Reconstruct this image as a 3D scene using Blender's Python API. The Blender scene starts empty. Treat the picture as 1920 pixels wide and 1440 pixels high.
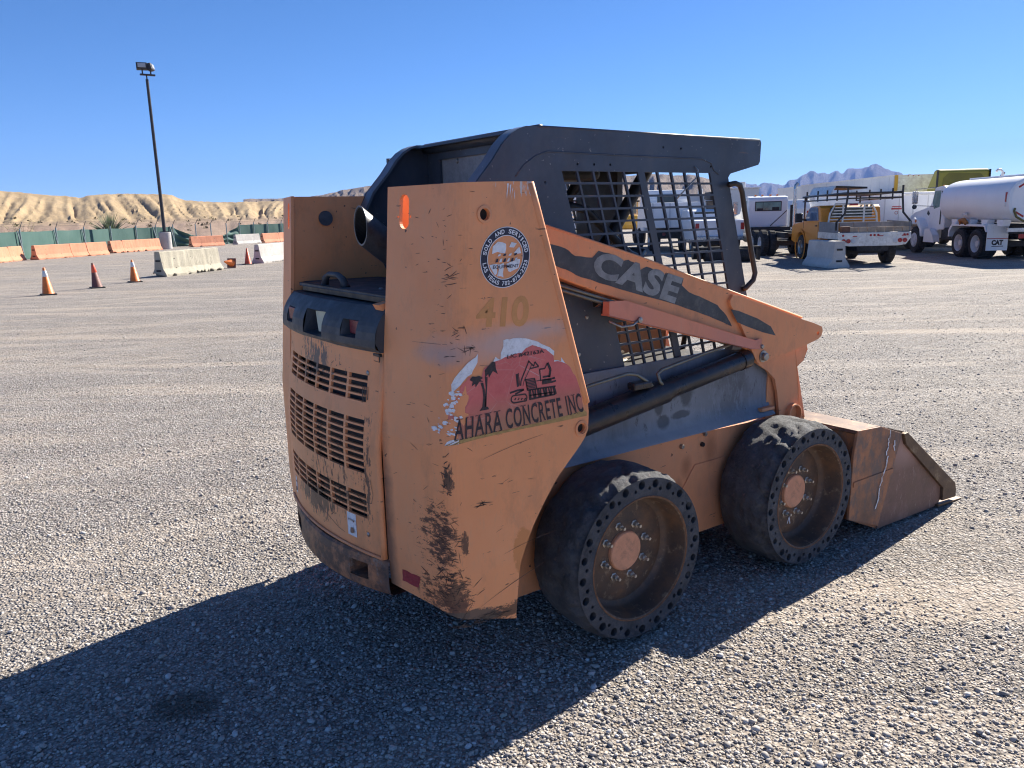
import bpy, math, random
import numpy as np
from mathutils import Vector, Matrix, noise
from mathutils.geometry import tessellate_polygon
random.seed(7)
S = bpy.context.scene
COL = S.collection
rad = math.radians

# ---------------------------------------------------------------- camera, world, sun, exposure
def look_axes(yaw, pitch, roll):
    f = Vector((math.cos(yaw)*math.cos(pitch), math.sin(yaw)*math.cos(pitch), -math.sin(pitch)))
    r = f.cross(Vector((0, 0, 1))).normalized(); u = r.cross(f)
    c, s = math.cos(roll), math.sin(roll)
    return f, c*r+s*u, -s*r+c*u
CAMP = Vector((-1.9439, -2.7196, 1.5897))
f_, r_, u_ = look_axes(0.9593, 0.2108, -0.0253)
cd = bpy.data.cameras.new('camera'); cd.sensor_width = 36.0; cd.lens = 36.0*1481.24/1920
cd.clip_start = 0.05; cd.clip_end = 20000
cam = bpy.data.objects.new('camera', cd); COL.objects.link(cam); S.camera = cam
M = Matrix((r_, u_, -f_)).transposed().to_4x4(); M.translation = CAMP; cam.matrix_world = M

SUN_AZ, SUN_EL = 12.5, 34.4            # azimuth counter-clockwise from +X
w = bpy.data.worlds.new("World"); S.world = w; w.use_nodes = True
nt = w.node_tree; bg = nt.nodes['Background']
sky = nt.nodes.new('ShaderNodeTexSky'); sky.sky_type = 'NISHITA'; sky.sun_disc = False
sky.sun_elevation = rad(SUN_EL); sky.sun_rotation = rad(90-SUN_AZ)
sky.altitude = 600; sky.air_density = 0.6; sky.dust_density = 0.12; sky.ozone_density = 6.0
hsv = nt.nodes.new('ShaderNodeHueSaturation'); hsv.inputs['Saturation'].default_value = 1.12
nt.links.new(sky.outputs[0], hsv.inputs['Color']); nt.links.new(hsv.outputs[0], bg.inputs[0]); bg.inputs[1].default_value = 0.064
sl = bpy.data.lights.new('sun', 'SUN'); sl.energy = 4.9; sl.angle = rad(0.53); sl.color = (1.0, 0.93, 0.82)
so = bpy.data.objects.new('sun', sl); COL.objects.link(so)
sd = Vector((math.cos(rad(SUN_EL))*math.cos(rad(SUN_AZ)), math.cos(rad(SUN_EL))*math.sin(rad(SUN_AZ)), math.sin(rad(SUN_EL))))
so.rotation_euler = sd.to_track_quat('Z', 'Y').to_euler(); so.location = (20, 4, 16)
S.view_settings.view_transform = 'Standard'; S.view_settings.look = 'None'
S.view_settings.exposure = 1.30; S.view_settings.gamma = 1.0; S.view_settings.use_curve_mapping = False
S.render.engine = 'CYCLES'; S.cycles.pixel_filter_type = 'BLACKMAN_HARRIS'; S.cycles.filter_width = 1.15
S.cycles.max_bounces = 6; S.cycles.diffuse_bounces = 4; S.cycles.glossy_bounces = 3; S.cycles.transmission_bounces = 4
S.cycles.volume_bounces = 0; S.cycles.transparent_max_bounces = 8
try: S.cycles.use_denoising = True
except Exception: pass

# ---------------------------------------------------------------- material helpers
class NT:
    def __init__(s, name):
        s.m = bpy.data.materials.new(name); s.m.use_nodes = True; s.t = s.m.node_tree
        s.b = s.t.nodes['Principled BSDF']; s.tc = s.t.nodes.new('ShaderNodeTexCoord')
    def n(s, typ, **kw):
        x = s.t.nodes.new(typ)
        for k, v in kw.items(): setattr(x, k, v)
        return x
    def set(s, node, key, val):
        if hasattr(val, 'is_output') or isinstance(val, bpy.types.NodeSocket): s.t.links.new(val, node.inputs[key])
        else:
            if isinstance(val, tuple) and len(val) == 3 and node.inputs[key].type == 'RGBA': val = (*val, 1)
            node.inputs[key].default_value = val
    def co(s, scale=(1, 1, 1), loc=(0, 0, 0), rot=(0, 0, 0)):
        mp = s.n('ShaderNodeMapping'); s.t.links.new(s.tc.outputs['Object'], mp.inputs[0])
        mp.inputs['Scale'].default_value = scale if isinstance(scale, tuple) else (scale,)*3
        mp.inputs['Location'].default_value = loc; mp.inputs['Rotation'].default_value = rot
        return mp.outputs[0]
    def noise(s, scale=5, detail=4, rough=.6, st=(1, 1, 1), dist=0, loc=(0, 0, 0), rot=(0, 0, 0)):
        x = s.n('ShaderNodeTexNoise'); s.set(x, 'Vector', s.co(st, loc, rot)); s.set(x, 'Scale', scale)
        s.set(x, 'Detail', detail); s.set(x, 'Roughness', rough); s.set(x, 'Distortion', dist)
        return x.outputs['Fac']
    def streak(s, theta, su, sv, scale=1., detail=5, rough=.62, off=0.):
        m1 = s.n('ShaderNodeMapping'); s.t.links.new(s.tc.outputs['Object'], m1.inputs[0]); m1.inputs['Rotation'].default_value = (0, 0, theta); m1.inputs['Location'].default_value = (off, off, 0)
        m2 = s.n('ShaderNodeMapping'); s.t.links.new(m1.outputs[0], m2.inputs[0]); m2.inputs['Scale'].default_value = (su, sv, 1)
        x = s.n('ShaderNodeTexNoise'); s.t.links.new(m2.outputs[0], x.inputs['Vector']); s.set(x, 'Scale', scale); s.set(x, 'Detail', detail); s.set(x, 'Roughness', rough); s.set(x, 'Distortion', .25)
        return x.outputs['Fac']
    def voro(s, scale, feature='F1', out='Distance', st=(1, 1, 1), rnd=1.0):
        x = s.n('ShaderNodeTexVoronoi', feature=feature); s.set(x, 'Vector', s.co(st)); s.set(x, 'Scale', scale)
        s.set(x, 'Randomness', rnd)
        return x.outputs[out]
    def ramp(s, fac, stops, mode='LINEAR'):
        x = s.n('ShaderNodeValToRGB'); s.t.links.new(fac, x.inputs[0]); e = x.color_ramp.elements
        x.color_ramp.interpolation = mode
        while len(e) < len(stops): e.new(0.5)
        for el, (p, c) in zip(e, stops):
            el.position = p; el.color = (c, c, c, 1) if not isinstance(c, tuple) else (*c, 1)
        return x.outputs[0]
    def math(s, op, a, b=0.0, clamp=False):
        x = s.n('ShaderNodeMath', operation=op, use_clamp=clamp); s.set(x, 0, a); s.set(x, 1, b)
        return x.outputs[0]
    def mix(s, fac, a, b, mode='MIX'):
        x = s.n('ShaderNodeMix', data_type='RGBA', blend_type=mode); s.set(x, 'Factor', fac)
        for k, v in (('A', a), ('B', b)):
            sock = [i for i in x.inputs if i.name == k and i.type == 'RGBA'][0]
            if isinstance(v, tuple): sock.default_value = (*v[:3], 1)
            else: s.t.links.new(v, sock)
        return [o for o in x.outputs if o.type == 'RGBA'][0]
    def blob(s, c, r, edge=.6, nz=None):
        """1 inside an ellipsoid centred c with radii r, falling to 0"""
        mp = s.co(tuple(1/k for k in r), tuple(-a/b for a, b in zip(c, r)))
        l = s.n('ShaderNodeVectorMath', operation='LENGTH'); s.t.links.new(mp, l.inputs[0])
        v = l.outputs['Value']
        if nz is not None: v = s.math('ADD', v, s.math('MULTIPLY', s.math('SUBTRACT', nz, .5), 1.1))
        return s.ramp(s.math('MULTIPLY', v, .5), [(edge*.5, 1.0), (.5, 0.0)])
    def bump(s, h, strength=.3, dist=.01, prev=None):
        x = s.n('ShaderNodeBump'); s.set(x, 'Height', h); s.set(x, 'Strength', strength); s.set(x, 'Distance', dist)
        if prev is not None: s.t.links.new(prev, x.inputs['Normal'])
        return x.outputs[0]
    def done(s, col, rough=.6, metal=0., nrm=None, **kw):
        s.set(s.b, 'Base Color', col); s.set(s.b, 'Roughness', rough); s.set(s.b, 'Metallic', metal)
        if nrm is not None: s.t.links.new(nrm, s.b.inputs['Normal'])
        for k, v in kw.items(): s.set(s.b, k.replace('_', ' '), v)
        return s.m

def simple(name, col, rough=.6, metal=0., var=.25, scale=6, bump=0., dirt=None, dirt_amt=.5, **kw):
    t = NT(name); nz = t.noise(scale, 6, .65)
    dark = tuple(c*(1-var) for c in col); lite = tuple(min(1, c*(1+var)) for c in col)
    c = t.ramp(nz, [(.3, dark), (.7, lite)])
    if dirt:
        d = t.ramp(t.noise(scale*2.3, 8, .7, loc=(3, 1, 2)), [(.5, 0.), (.72, dirt_amt)])
        c = t.mix(d, c, dirt)
    nrm = t.bump(t.noise(scale*9, 6, .7), bump, .01) if bump else None
    r = t.ramp(t.noise(scale*3, 4), [(.3, max(0, rough-.12)), (.7, min(1, rough+.12))])
    return t.done(c, r, metal, nrm, **kw)

# ---------------------------------------------------------------- mesh helpers
class MB:
    def __init__(s): s.v = []; s.f = []
    def add(s, v, f):
        k = len(s.v); s.v += [tuple(p) for p in v]; s.f += [tuple(i+k for i in q) for q in f]; return s
    def box(s, c, d, rot=None):
        x, y, z = (k/2 for k in d); R = rot or Matrix.Identity(3)
        vs = [Vector(c)+R@Vector((a*x, b*y, e*z)) for a in (-1, 1) for b in (-1, 1) for e in (-1, 1)]
        return s.add(vs, [(0, 1, 3, 2), (4, 6, 7, 5), (0, 4, 5, 1), (2, 3, 7, 6), (0, 2, 6, 4), (1, 5, 7, 3)])
    def bb(s, x0, x1, y0, y1, z0, z1): return s.box(((x0+x1)/2, (y0+y1)/2, (z0+z1)/2), (abs(x1-x0), abs(y1-y0), abs(z1-z0)))
    def poly(s, outer, lo, hi, axis='y', holes=()):
        """2-D outline (optionally with holes) extruded along an axis; outline coords are the two other axes"""
        def P(a, b, t): return {'y': (a, t, b), 'x': (t, a, b), 'z': (a, b, t)}[axis]
        loops = [list(outer)]+[list(h) for h in holes]
        fl = [q for l in loops for q in l]; n = len(fl)
        tr = tessellate_polygon([[Vector((a, b, 0)) for a, b in l] for l in loops])
        s_v = [P(a, b, lo) for a, b in fl]+[P(a, b, hi) for a, b in fl]
        def sgn(t):
            a, b, c = (fl[i] for i in t); return (b[0]-a[0])*(c[1]-a[1])-(b[1]-a[1])*(c[0]-a[0])
        fs = []
        for t in tr:
            t = tuple(t)
            if abs(sgn(t)) < 1e-12: continue
            if sgn(t) < 0: t = t[::-1]
            fs.append(t); fs.append(tuple(i+n for i in t[::-1]))
        k = 0
        for l in loops:
            m = len(l)
            for i in range(m):
                a, b = k+i, k+(i+1) % m; fs.append((a, b, b+n, a+n))
            k += m
        return s.add(s_v, fs)
    def cyl(s, p0, p1, r, r1=None, seg=16, caps=True):
        p0, p1 = Vector(p0), Vector(p1); r1 = r if r1 is None else r1
        d = (p1-p0).normalized(); a = d.orthogonal().normalized(); b = d.cross(a)
        vs = []
        for p, q in ((p0, r), (p1, r1)):
            vs += [p+(a*math.cos(2*math.pi*i/seg)+b*math.sin(2*math.pi*i/seg))*q for i in range(seg)]
        fs = [(i, (i+1) % seg, (i+1) % seg+seg, i+seg) for i in range(seg)]
        if caps: fs += [tuple(range(seg))[::-1], tuple(range(seg, 2*seg))]
        return s.add(vs, fs)
    def tube(s, pts, r, seg=10, caps=True):
        pts = [Vector(p) for p in pts]; n = len(pts); vs = []; a = None
        for i, p in enumerate(pts):
            d = (pts[min(i+1, n-1)]-pts[max(i-1, 0)]).normalized()
            a = d.orthogonal().normalized() if a is None else (a-d*a.dot(d)).normalized()
            b = d.cross(a); rr = r[i] if isinstance(r, (list, tuple)) else r
            vs += [p+(a*math.cos(2*math.pi*k/seg)+b*math.sin(2*math.pi*k/seg))*rr for k in range(seg)]
        fs = [(j*seg+i, j*seg+(i+1) % seg, (j+1)*seg+(i+1) % seg, (j+1)*seg+i) for j in range(n-1) for i in range(seg)]
        if caps: fs += [tuple(range(seg))[::-1], tuple(range((n-1)*seg, n*seg))]
        return s.add(vs, fs)
    def lathe(s, prof, c=(0, 0, 0), axis='y', seg=32, closed=False, fn=None):
        """prof = [(radius, along-axis)], spun about the axis through c"""
        vs = []
        for r, h in prof:
            for k in range(seg):
                t = 2*math.pi*k/seg; rr = r+(fn(r, h, t) if fn else 0); ca, sa = rr*math.cos(t), rr*math.sin(t)
                q = {'y': (ca, h, sa), 'z': (ca, sa, h), 'x': (h, ca, sa)}[axis]
                vs.append((q[0]+c[0], q[1]+c[1], q[2]+c[2]))
        m = len(prof); fs = []
        for j in range(m if closed else m-1):
            for k in range(seg):
                a, b = j*seg+k, j*seg+(k+1) % seg; c2, d2 = ((j+1) % m)*seg+(k+1) % seg, ((j+1) % m)*seg+k
                fs.append((a, b, c2, d2))
        return s.add(vs, fs)
    def grid(s, nu, nv, fn, skip=None, flip=False):
        k0 = len(s.v)
        vs = [fn(i/(nu), j/(nv)) for j in range(nv+1) for i in range(nu+1)]
        fs = []
        for j in range(nv):
            for i in range(nu):
                if skip and skip(i, j): continue
                a = j*(nu+1)+i; q = (a, a+1, a+nu+2, a+nu+1); fs.append(q[::-1] if flip else q)
        return s.add(vs, fs)
    def obj(s, name, mat, parent=None, smooth=False, bevel=0, label=None, kind=None, auto=None):
        me = bpy.data.meshes.new(name); me.from_pydata(s.v, [], s.f); me.validate(); me.update()
        o = bpy.data.objects.new(name, me); COL.objects.link(o)
        me.materials.append(mat)
        if smooth: me.polygons.foreach_set('use_smooth', [True]*len(me.polygons))
        if auto:
            me.polygons.foreach_set('use_smooth', [True]*len(me.polygons)); me.set_sharp_from_angle(angle=rad(auto))
        if bevel:
            b = o.modifiers.new('b', 'BEVEL'); b.width = bevel; b.segments = 2; b.limit_method = 'ANGLE'; b.angle_limit = rad(35)
        if parent is not None: o.parent = parent
        if label: o['label'] = label
        if kind: o['kind'] = kind
        return o
def thing(name, label, cat, loc=(0, 0, 0), rz=0, group=None):
    o = bpy.data.objects.new(name, None); COL.objects.link(o); o.location = loc; o.rotation_euler = (0, 0, rz)
    o['label'] = label; o['category'] = cat
    if group: o['group'] = group
    return o
def tag(o, label, cat, group=None):
    o['label'] = label; o['category'] = cat
    if group: o['group'] = group
    return o
def kids(o): return [c for c in bpy.data.objects if c.parent == o]
def copy_tree(o, loc, rz, label, group=None):
    par = {}
    for c in bpy.data.objects:
        if c.parent: par.setdefault(c.parent.name, []).append(c)
    def rec(a, p):
        b = a.copy(); COL.objects.link(b); b.parent = p
        for c in par.get(a.name, []): rec(c, b)
        return b
    r = rec(o, None); r.location = loc; r.rotation_euler = (0, 0, rz); r['label'] = label
    if group: r['group'] = group
    return r
def apply_bool(o, cutters):
    for c in cutters:
        m = o.modifiers.new('c', 'BOOLEAN'); m.operation = 'DIFFERENCE'; m.object = c; m.solver = 'EXACT'
    dg = bpy.context.evaluated_depsgraph_get(); dg.update()
    me = bpy.data.meshes.new_from_object(o.evaluated_get(dg)); o.modifiers.clear(); o.data = me
    for c in cutters: bpy.data.objects.remove(c)
def text_mb(txt, fn, bold=0., width=None, height=1.0, spacing=1.0, mb=None, step=.12):
    """flat lettering; fn maps normalised (u in 0..1, v in 0..1) to a 3-D point"""
    cu = bpy.data.curves.new('lettering', 'FONT'); cu.body = txt; cu.size = 1; cu.offset = bold; cu.space_character = spacing
    cu.fill_mode = 'BOTH'; cu.resolution_u = 4
    o = bpy.data.objects.new('lettering', cu); COL.objects.link(o)
    dg = bpy.context.evaluated_depsgraph_get(); dg.update()
    me = bpy.data.meshes.new_from_object(o.evaluated_get(dg))
    vs = [tuple(v.co) for v in me.vertices]; fs = [tuple(p.vertices) for p in me.polygons]
    bpy.data.objects.remove(o); bpy.data.curves.remove(cu); bpy.data.meshes.remove(me)
    x0 = min(v[0] for v in vs); x1 = max(v[0] for v in vs); y0 = min(v[1] for v in vs); y1 = max(v[1] for v in vs)
    mb = mb or MB()
    return mb.add([fn((v[0]-x0)/(x1-x0), (v[1]-y0)/(y1-y0)) for v in vs], fs)
def smooth01(x): x = max(0., min(1., x)); return x*x*(3-2*x)
def interp(x, tab): return float(np.interp(x, [a for a, b in tab], [b for a, b in tab]))
def fbm(p, o=4): return noise.fractal(Vector(p), 1.0, 2.0, o)
# ---------------------------------------------------------------- materials
def m_paint(name, col, marks=True, side=-1):
    t = NT(name); big = t.noise(2.2, 5, .6); fine = t.noise(30, 6, .7)
    a = tuple(c*.88 for c in col); b = tuple(min(1, c*1.1) for c in col)
    c = t.ramp(big, [(.3, a), (.7, b)])
    c = t.mix(t.ramp(t.noise(.9, 4, .55, st=(1, 1, .6), loc=(1, 8, 4)), [(.42, 0.), (.62, .5)]), c, (.84, .31, .125))
    c = t.mix(t.ramp(t.noise(60, 5, .7, st=(1, 1, .25), loc=(2, 2, 7)), [(.55, 0.), (.72, .22)]), c, (.50, .33, .22))
    # sun-faded chalky areas
    c = t.mix(t.ramp(t.noise(1.3, 6, .7, loc=(5, 2, 1)), [(.5, 0.), (.75, .35)]), c, (.76, .43, .25))
    # grime film
    c = t.mix(t.ramp(t.noise(7, 8, .75, st=(1, 1, .5)), [(.52, 0.), (.8, .45)]), c, (.22, .13, .08))
    if marks:
        # short scuffs, mostly horizontal, and chips to dark metal
        sc = t.noise(11, 3, .55, st=(1.2, 1.2, 9), loc=(4, 4, 4)); ch = t.noise(26, 5, .7)
        scf = t.math('MULTIPLY', t.ramp(sc, [(.70, 0.), (.72, 1.)]), t.ramp(ch, [(.46, 0.), (.5, .85)]))
        c = t.mix(scf, c, (.07, .04, .03))
        chips = t.ramp(t.noise(38, 3, .5, loc=(9, 1, 3)), [(.735, 0.), (.75, .9)])
        c = t.mix(chips, c, (.08, .045, .03))
    return t, c
t, c = m_paint('faded_orange_paint', (.84, .325, .13))
M_OR = t.done(c, .52, 0., t.bump(t.noise(60, 4), .05, .003))
t, c = m_paint('chalky_orange_paint', (.78, .335, .155), True)
nz = t.noise(14, 6, .75, st=(1, 1, .5))
for ctr, r in (((.70, -.46, .56), (.05, .2, .10)), ((.55, -.46, .50), (.04, .2, .06)), ((.93, -.46, .56), (.10, .2, .14)), ((.50, -.46, .42), (.03, .2, .05))):
    c = t.mix(t.math('MULTIPLY', t.blob(ctr, r, .2, nz), .6), c, (.34, .12, .05))
c = t.mix(t.math('MULTIPLY', t.blob((.85, -.46, .35), (.30, .2, .2), .2, nz), .45), c, (.16, .13, .12))
M_OR2 = t.done(c, .6, 0., t.bump(t.noise(50, 4), .08, .003))
t, c = m_paint('salmon_primer_paint', (.70, .27, .19), False)
M_SAL = t.done(c, .7, 0., t.bump(t.noise(80, 4), .12, .003))

M_HUB = simple('faded_hub_paint', (.74, .34, .19), .6, 0, .15, 14, .05, (.16, .09, .06), .45)
# side tower: worn corner, lilac-grey sun bleach, rust at the foot
t, c = m_paint('worn_tower_paint', (.88, .355, .145)); nz = t.noise(9, 7, .7)
c = t.mix(t.math('MULTIPLY', t.blob((-.59, -.73, 1.205), (.26, .3, .075), .3, t.noise(5, 5)), .62), c, (.50, .41, .40))
c = t.mix(t.math('MULTIPLY', t.blob((-.77, -.73, 1.18), (.07, .2, .05), .2, nz), .6), c, (.36, .31, .31))
c = t.mix(t.math('MULTIPLY', t.blob((-.45, -.73, 1.235), (.18, .2, .04), .2, t.noise(5, 5)), .5), c, (.52, .44, .43))
strk = t.noise(17, 9, .8, st=(1.6, 1.6, 4)); strk2 = t.noise(26, 9, .8, st=(3, 3, 1.2))
def crisp(b, n, lo, hi): return t.math('MULTIPLY', t.ramp(t.math('ADD', t.math('MULTIPLY', b, .22), n), [(min(.97, lo+.13), 0.), (min(.99, lo+.17), 1.)]), t.ramp(b, [(.02, 0.), (.12, .92)]))
def patch(c, ctr, r, lo, hi, col, n): return t.mix(crisp(t.blob(ctr, r, .15, nz), n, lo, hi), c, col)
c = patch(c, (-.785, -.73, .40), (.075, .3, .15), .47, .47, (.14, .07, .042), strk)
c = patch(c, (-.765, -.73, .36), (.035, .2, .08), .42, .4, (.15, .062, .04), strk2)
c = patch(c, (-.62, -.73, .30), (.26, .3, .04), .46, .5, (.12, .06, .035), strk)
c = patch(c, (-.80, -.70, .60), (.05, .2, .2), .50, .55, (.075, .04, .03), strk)
c = patch(c, (-.785, -.73, .80), (.018, .2, .07), .46, .46, (.07, .04, .03), strk2)
c = patch(c, (-.745, -.73, .585), (.016, .2, .045), .42, .42, (.10, .05, .035), strk2)
c = patch(c, (-.80, -.72, 1.3), (.07, .2, .35), .60, .63, (.09, .05, .03), strk)
c = patch(c, (-.76, -.73, .32), (.16, .5, .04), .36, .6, (.10, .075, .06), nz)
c = patch(c, (-.45, -.73, 1.69), (.16, .2, .07), .55, .58, (.62, .60, .58), t.noise(14, 5, .7, st=(5, 5, 1)))
c = t.mix(t.math('MULTIPLY', t.blob((-.86, -.43, .5), (.03, .05, .6), .2, nz), .8), c, (.13, .09, .07))
c = patch(c, (-.52, -.73, .50), (.05, .2, .10), .42, .6, (.66, .25, .08), nz)
M_TOW = t.done(c, .5, 0., t.bump(t.noise(70, 4), .06, .003))
# engine door with scraped centre
t, c = m_paint('scraped_door_paint', (.87, .35, .142)); nz = t.noise(14, 7, .75); sv = t.noise(16, 7, .75, st=(1, 3, .9))
def patch2(c, ctr, r, lo, hi, col, n): return t.mix(crisp(t.blob(ctr, r, .2, nz), n, lo, hi), c, col)
c = patch2(c, (-.92, .02, 1.10), (.2, .22, .12), .50, .56, (.10, .09, .085), sv)
c = patch2(c, (-.92, .02, .57), (.2, .22, .08), .44, .52, (.13, .075, .05), sv)
c = patch2(c, (-.92, -.1, .70), (.2, .5, .4), .62, .66, (.09, .05, .035), sv)
c = patch2(c, (-.90, -.36, .75), (.2, .04, .4), .56, .6, (.12, .07, .05), sv)
M_DOOR = t.done(c, .5, 0., t.bump(nz, .08, .003))
t, c = m_paint('scuffed_bumper_paint', (.36, .17, .085), False); nz = t.noise(9, 8, .75)
c = t.mix(t.ramp(nz, [(.42, 0.), (.58, .9)]), c, (.085, .06, .05)); c = t.mix(t.ramp(t.noise(20, 6, .7), [(.6, 0.), (.66, .7)]), c, (.30, .24, .2))
c = t.mix(t.blob((-.9, -.5, .4), (.4, .14, .4), .4), c, (.05, .045, .045))
M_BUM = t.done(c, .6, 0., t.bump(nz, .3, .006))

def m_dark(name, col, sp=.3, rough=.45):
    t = NT(name); c = t.ramp(t.noise(3, 5, .6), [(.3, tuple(k*.8 for k in col)), (.7, tuple(k*1.25 for k in col))])
    c = t.mix(t.ramp(t.noise(60, 2, .5), [(.72, 0.), (.75, .6)]), c, (.4, .38, .34)); c = t.mix(t.ramp(t.noise(1.6, 7, .75, loc=(1, 5, 2)), [(.45, 0.), (.7, .5)]), c, tuple(k*2.1 for k in col)); c = t.mix(t.ramp(t.noise(12, 6, .75, st=(.4, 1, 3)), [(.64, 0.), (.68, .5)]), c, (.20, .12, .08))
    c = t.mix(t.ramp(t.noise(6, 8, .75, st=(1, 1, .35)), [(.5, 0.), (.8, sp)]), c, (.17, .15, .13))
    return t.done(c, t.ramp(t.noise(9, 4), [(.3, rough-.1), (.7, rough+.15)]), 0., t.bump(t.noise(40, 5), .08, .004))
M_CAGE = m_dark('dark_grey_cage_paint', (.043, .056, .078), .3, .42)
t = NT('weathered_side_panel_paint'); c = t.ramp(t.noise(3, 5, .6), [(.3, (.12, .14, .165)), (.7, (.22, .245, .28))])
c = t.mix(t.ramp(t.noise(9, 8, .75, st=(1, 1, .3)), [(.45, 0.), (.7, .7)]), c, (.07, .08, .09))
nz = t.noise(14, 5, .7)
c = t.mix(t.math('MULTIPLY', t.blob((.80, -.45, .80), (.25, .2, .16), .4, nz), t.ramp(t.noise(26, 8, .8, st=(1, 1, .35)), [(.44, 0.), (.5, .75)])), c, (.045, .05, .06)); c = t.mix(t.math('MULTIPLY', t.blob((.62, -.45, .78), (.4, .2, .14), .3, t.noise(4, 5)), .45), c, (.33, .35, .37))
for ctr, r in (((.57, -.45, .84), (.045, .2, .085)), ((.40, -.45, .79), (.028, .2, .05)), ((.42, -.45, .72), (.04, .2, .035)), ((.53, -.45, .735), (.06, .2, .02)), ((.47, -.45, .86), (.05, .2, .06))):
    c = t.mix(t.math('MULTIPLY', t.blob(ctr, r, .7, nz), .75), c, (.035, .04, .045))
c = t.mix(t.ramp(t.noise(24, 7, .75, st=(1, 1, .4)), [(.6, 0.), (.66, .8)]), c, (.04, .045, .055))
c = t.mix(t.math('MULTIPLY', t.blob((.35, -.47, .665), (.8, .2, .04), .3, nz), .5), c, (.36, .36, .36))
M_PAN = t.done(c, .5, 0., t.bump(nz, .06, .004))
M_PLAS = simple('black_plastic', (.045, .052, .062), .55, 0, .2, 8, .05, (.12, .12, .12), .5)
M_BLK = simple('black_paint', (.018, .018, .02), .45, 0, .3, 8, .05, (.12, .09, .07), .35)
M_VOID = simple('shade_black_interior', (.012, .012, .013), .8, 0, .3, 8)  # near-black colour stands in for shade inside holes and hollows
t = NT('radiator_fins'); wv = t.n('ShaderNodeTexWave', bands_direction='Y'); t.set(wv, 'Vector', t.co()); t.set(wv, 'Scale', 62.); 
c = t.ramp(wv.outputs['Fac'], [(.3, (.012, .012, .014)), (.8, (.09, .092, .098))]); M_RAD = t.done(c, .6, .3, t.bump(wv.outputs['Fac'], .8, .004))
M_CYL = simple('cylinder_paint', (.022, .022, .025), .35, 0, .3, 9, .04, (.13, .07, .045), .5)
M_STEEL = simple('dull_steel', (.36, .35, .33), .38, .9, .25, 30, .1, (.16, .10, .07), .5)
M_PIPE = simple('olive_pipe', (.20, .195, .16), .4, .6, .2, 20, .05, (.1, .08, .06), .4)
M_EXH = simple('exhaust_steel', (.17, .17, .18), .42, .8, .25, 14, .08, (.10, .07, .055), .5)
t = NT('worn_rubber'); nz = t.noise(12, 8, .75); c = t.ramp(nz, [(.3, (.030, .033, .038)), (.52, (.085, .088, .096)), (.72, (.150, .152, .158))])
c = t.mix(t.ramp(t.noise(5, 6, .7), [(.45, 0.), (.75, .55)]), c, (.11, .108, .105))
c = t.mix(t.ramp(t.noise(50, 3, .6), [(.62, 0.), (.70, .6)]), c, (.19, .135, .125))
n1 = t.bump(t.noise(22, 8, .8), .9, .022); M_RUB = t.done(c, .78, 0., t.bump(t.voro(70), .35, .004, n1))
t = NT('rusty_rim'); nz = t.noise(8, 8, .72); c = t.ramp(nz, [(.3, (.07, .058, .052)), (.5, (.13, .085, .06)), (.7, (.24, .125, .065))])
c = t.mix(t.ramp(t.noise(26, 6, .7), [(.56, 0.), (.66, .7)]), c, (.34, .24, .15)); 
M_RIM = t.done(c, .6, .25, t.bump(nz, .2, .004))
M_RIMLIP = simple('rust_rim_lip', (.21, .10, .05), .7, .2, .35, 30, .2, (.05, .035, .03), .7)
M_NUT = simple('bright_wheel_nut', (.55, .50, .42), .4, .6, .3, 60, .1, (.1, .07, .05), .5)
t = NT('rusty_bucket_steel'); nz = t.noise(5, 8, .7); c = t.ramp(nz, [(.25, (.13, .075, .05)), (.42, (.26, .13, .075)), (.58, (.46, .19, .085)), (.8, (.48, .28, .19))])
c = t.mix(t.ramp(t.noise(8, 8, .75, st=(1, 1, .6), loc=(2, 2, 2)), [(.47, 0.), (.56, .8)]), c, (.15, .115, .10))
c = t.mix(t.ramp(t.noise(7, 6, .7, loc=(7, 1, 2)), [(.6, 0.), (.72, .6)]), c, (.38, .16, .11))
M_BUC = t.done(c, .55, .1, t.bump(nz, .15, .006))
t = NT('pink_brown_bucket_steel'); nz = t.noise(4, 8, .7); c = t.ramp(nz, [(.3, (.16, .09, .06)), (.55, (.27, .145, .10)), (.75, (.42, .24, .18))])
c = t.mix(t.ramp(t.noise(6, 8, .75, st=(1, 1, .35)), [(.5, 0.), (.6, .7)]), c, (.22, .125, .08)); c = t.mix(t.math('MULTIPLY', t.blob((1.85, -.75, .40), (.28, .2, .12), .3, nz), .8), c, (.50, .30, .23))
c = t.mix(t.ramp(t.noise(30, 7, .8, st=(1, 1, .3)), [(.58, 0.), (.66, .6)]), c, (.52, .36, .28)); c = t.mix(t.ramp(t.noise(9, 7, .8, st=(.4, 1, 1.6), loc=(4, 1, 1)), [(.60, 0.), (.68, .7)]), c, (.09, .06, .05)); M_BUC2 = t.done(c, .6, .05, t.bump(nz, .45, .012))
t = NT('worn_bucket_lip_steel'); nz = t.noise(9, 8, .75); c = t.ramp(nz, [(.3, (.07, .045, .035)), (.55, (.16, .10, .06)), (.7, (.36, .28, .18))]); M_LIP = t.done(c, .5, .5, t.bump(nz, .2, .005))
M_REDL = simple('red_lens', (.20, .03, .04), .35, 0, .2, 40, .0, (.25, .12, .11), .4)
M_PALE = simple('pale_lens', (.52, .55, .42), .4, 0, .1, 20)
M_WHITE = simple('white_vinyl', (.80, .81, .83), .6, 0, .1, 40, 0, (.40, .36, .33), .5)
t = NT('faded_red_vinyl'); nz = t.noise(8, 7, .75); c = t.ramp(nz, [(.3, (.62, .11, .105)), (.7, (.78, .20, .17))])
c = t.mix(t.blob((-.5, -.73, .93), (.6, .3, .12), .2), c, (.47, .21, .12))
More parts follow.
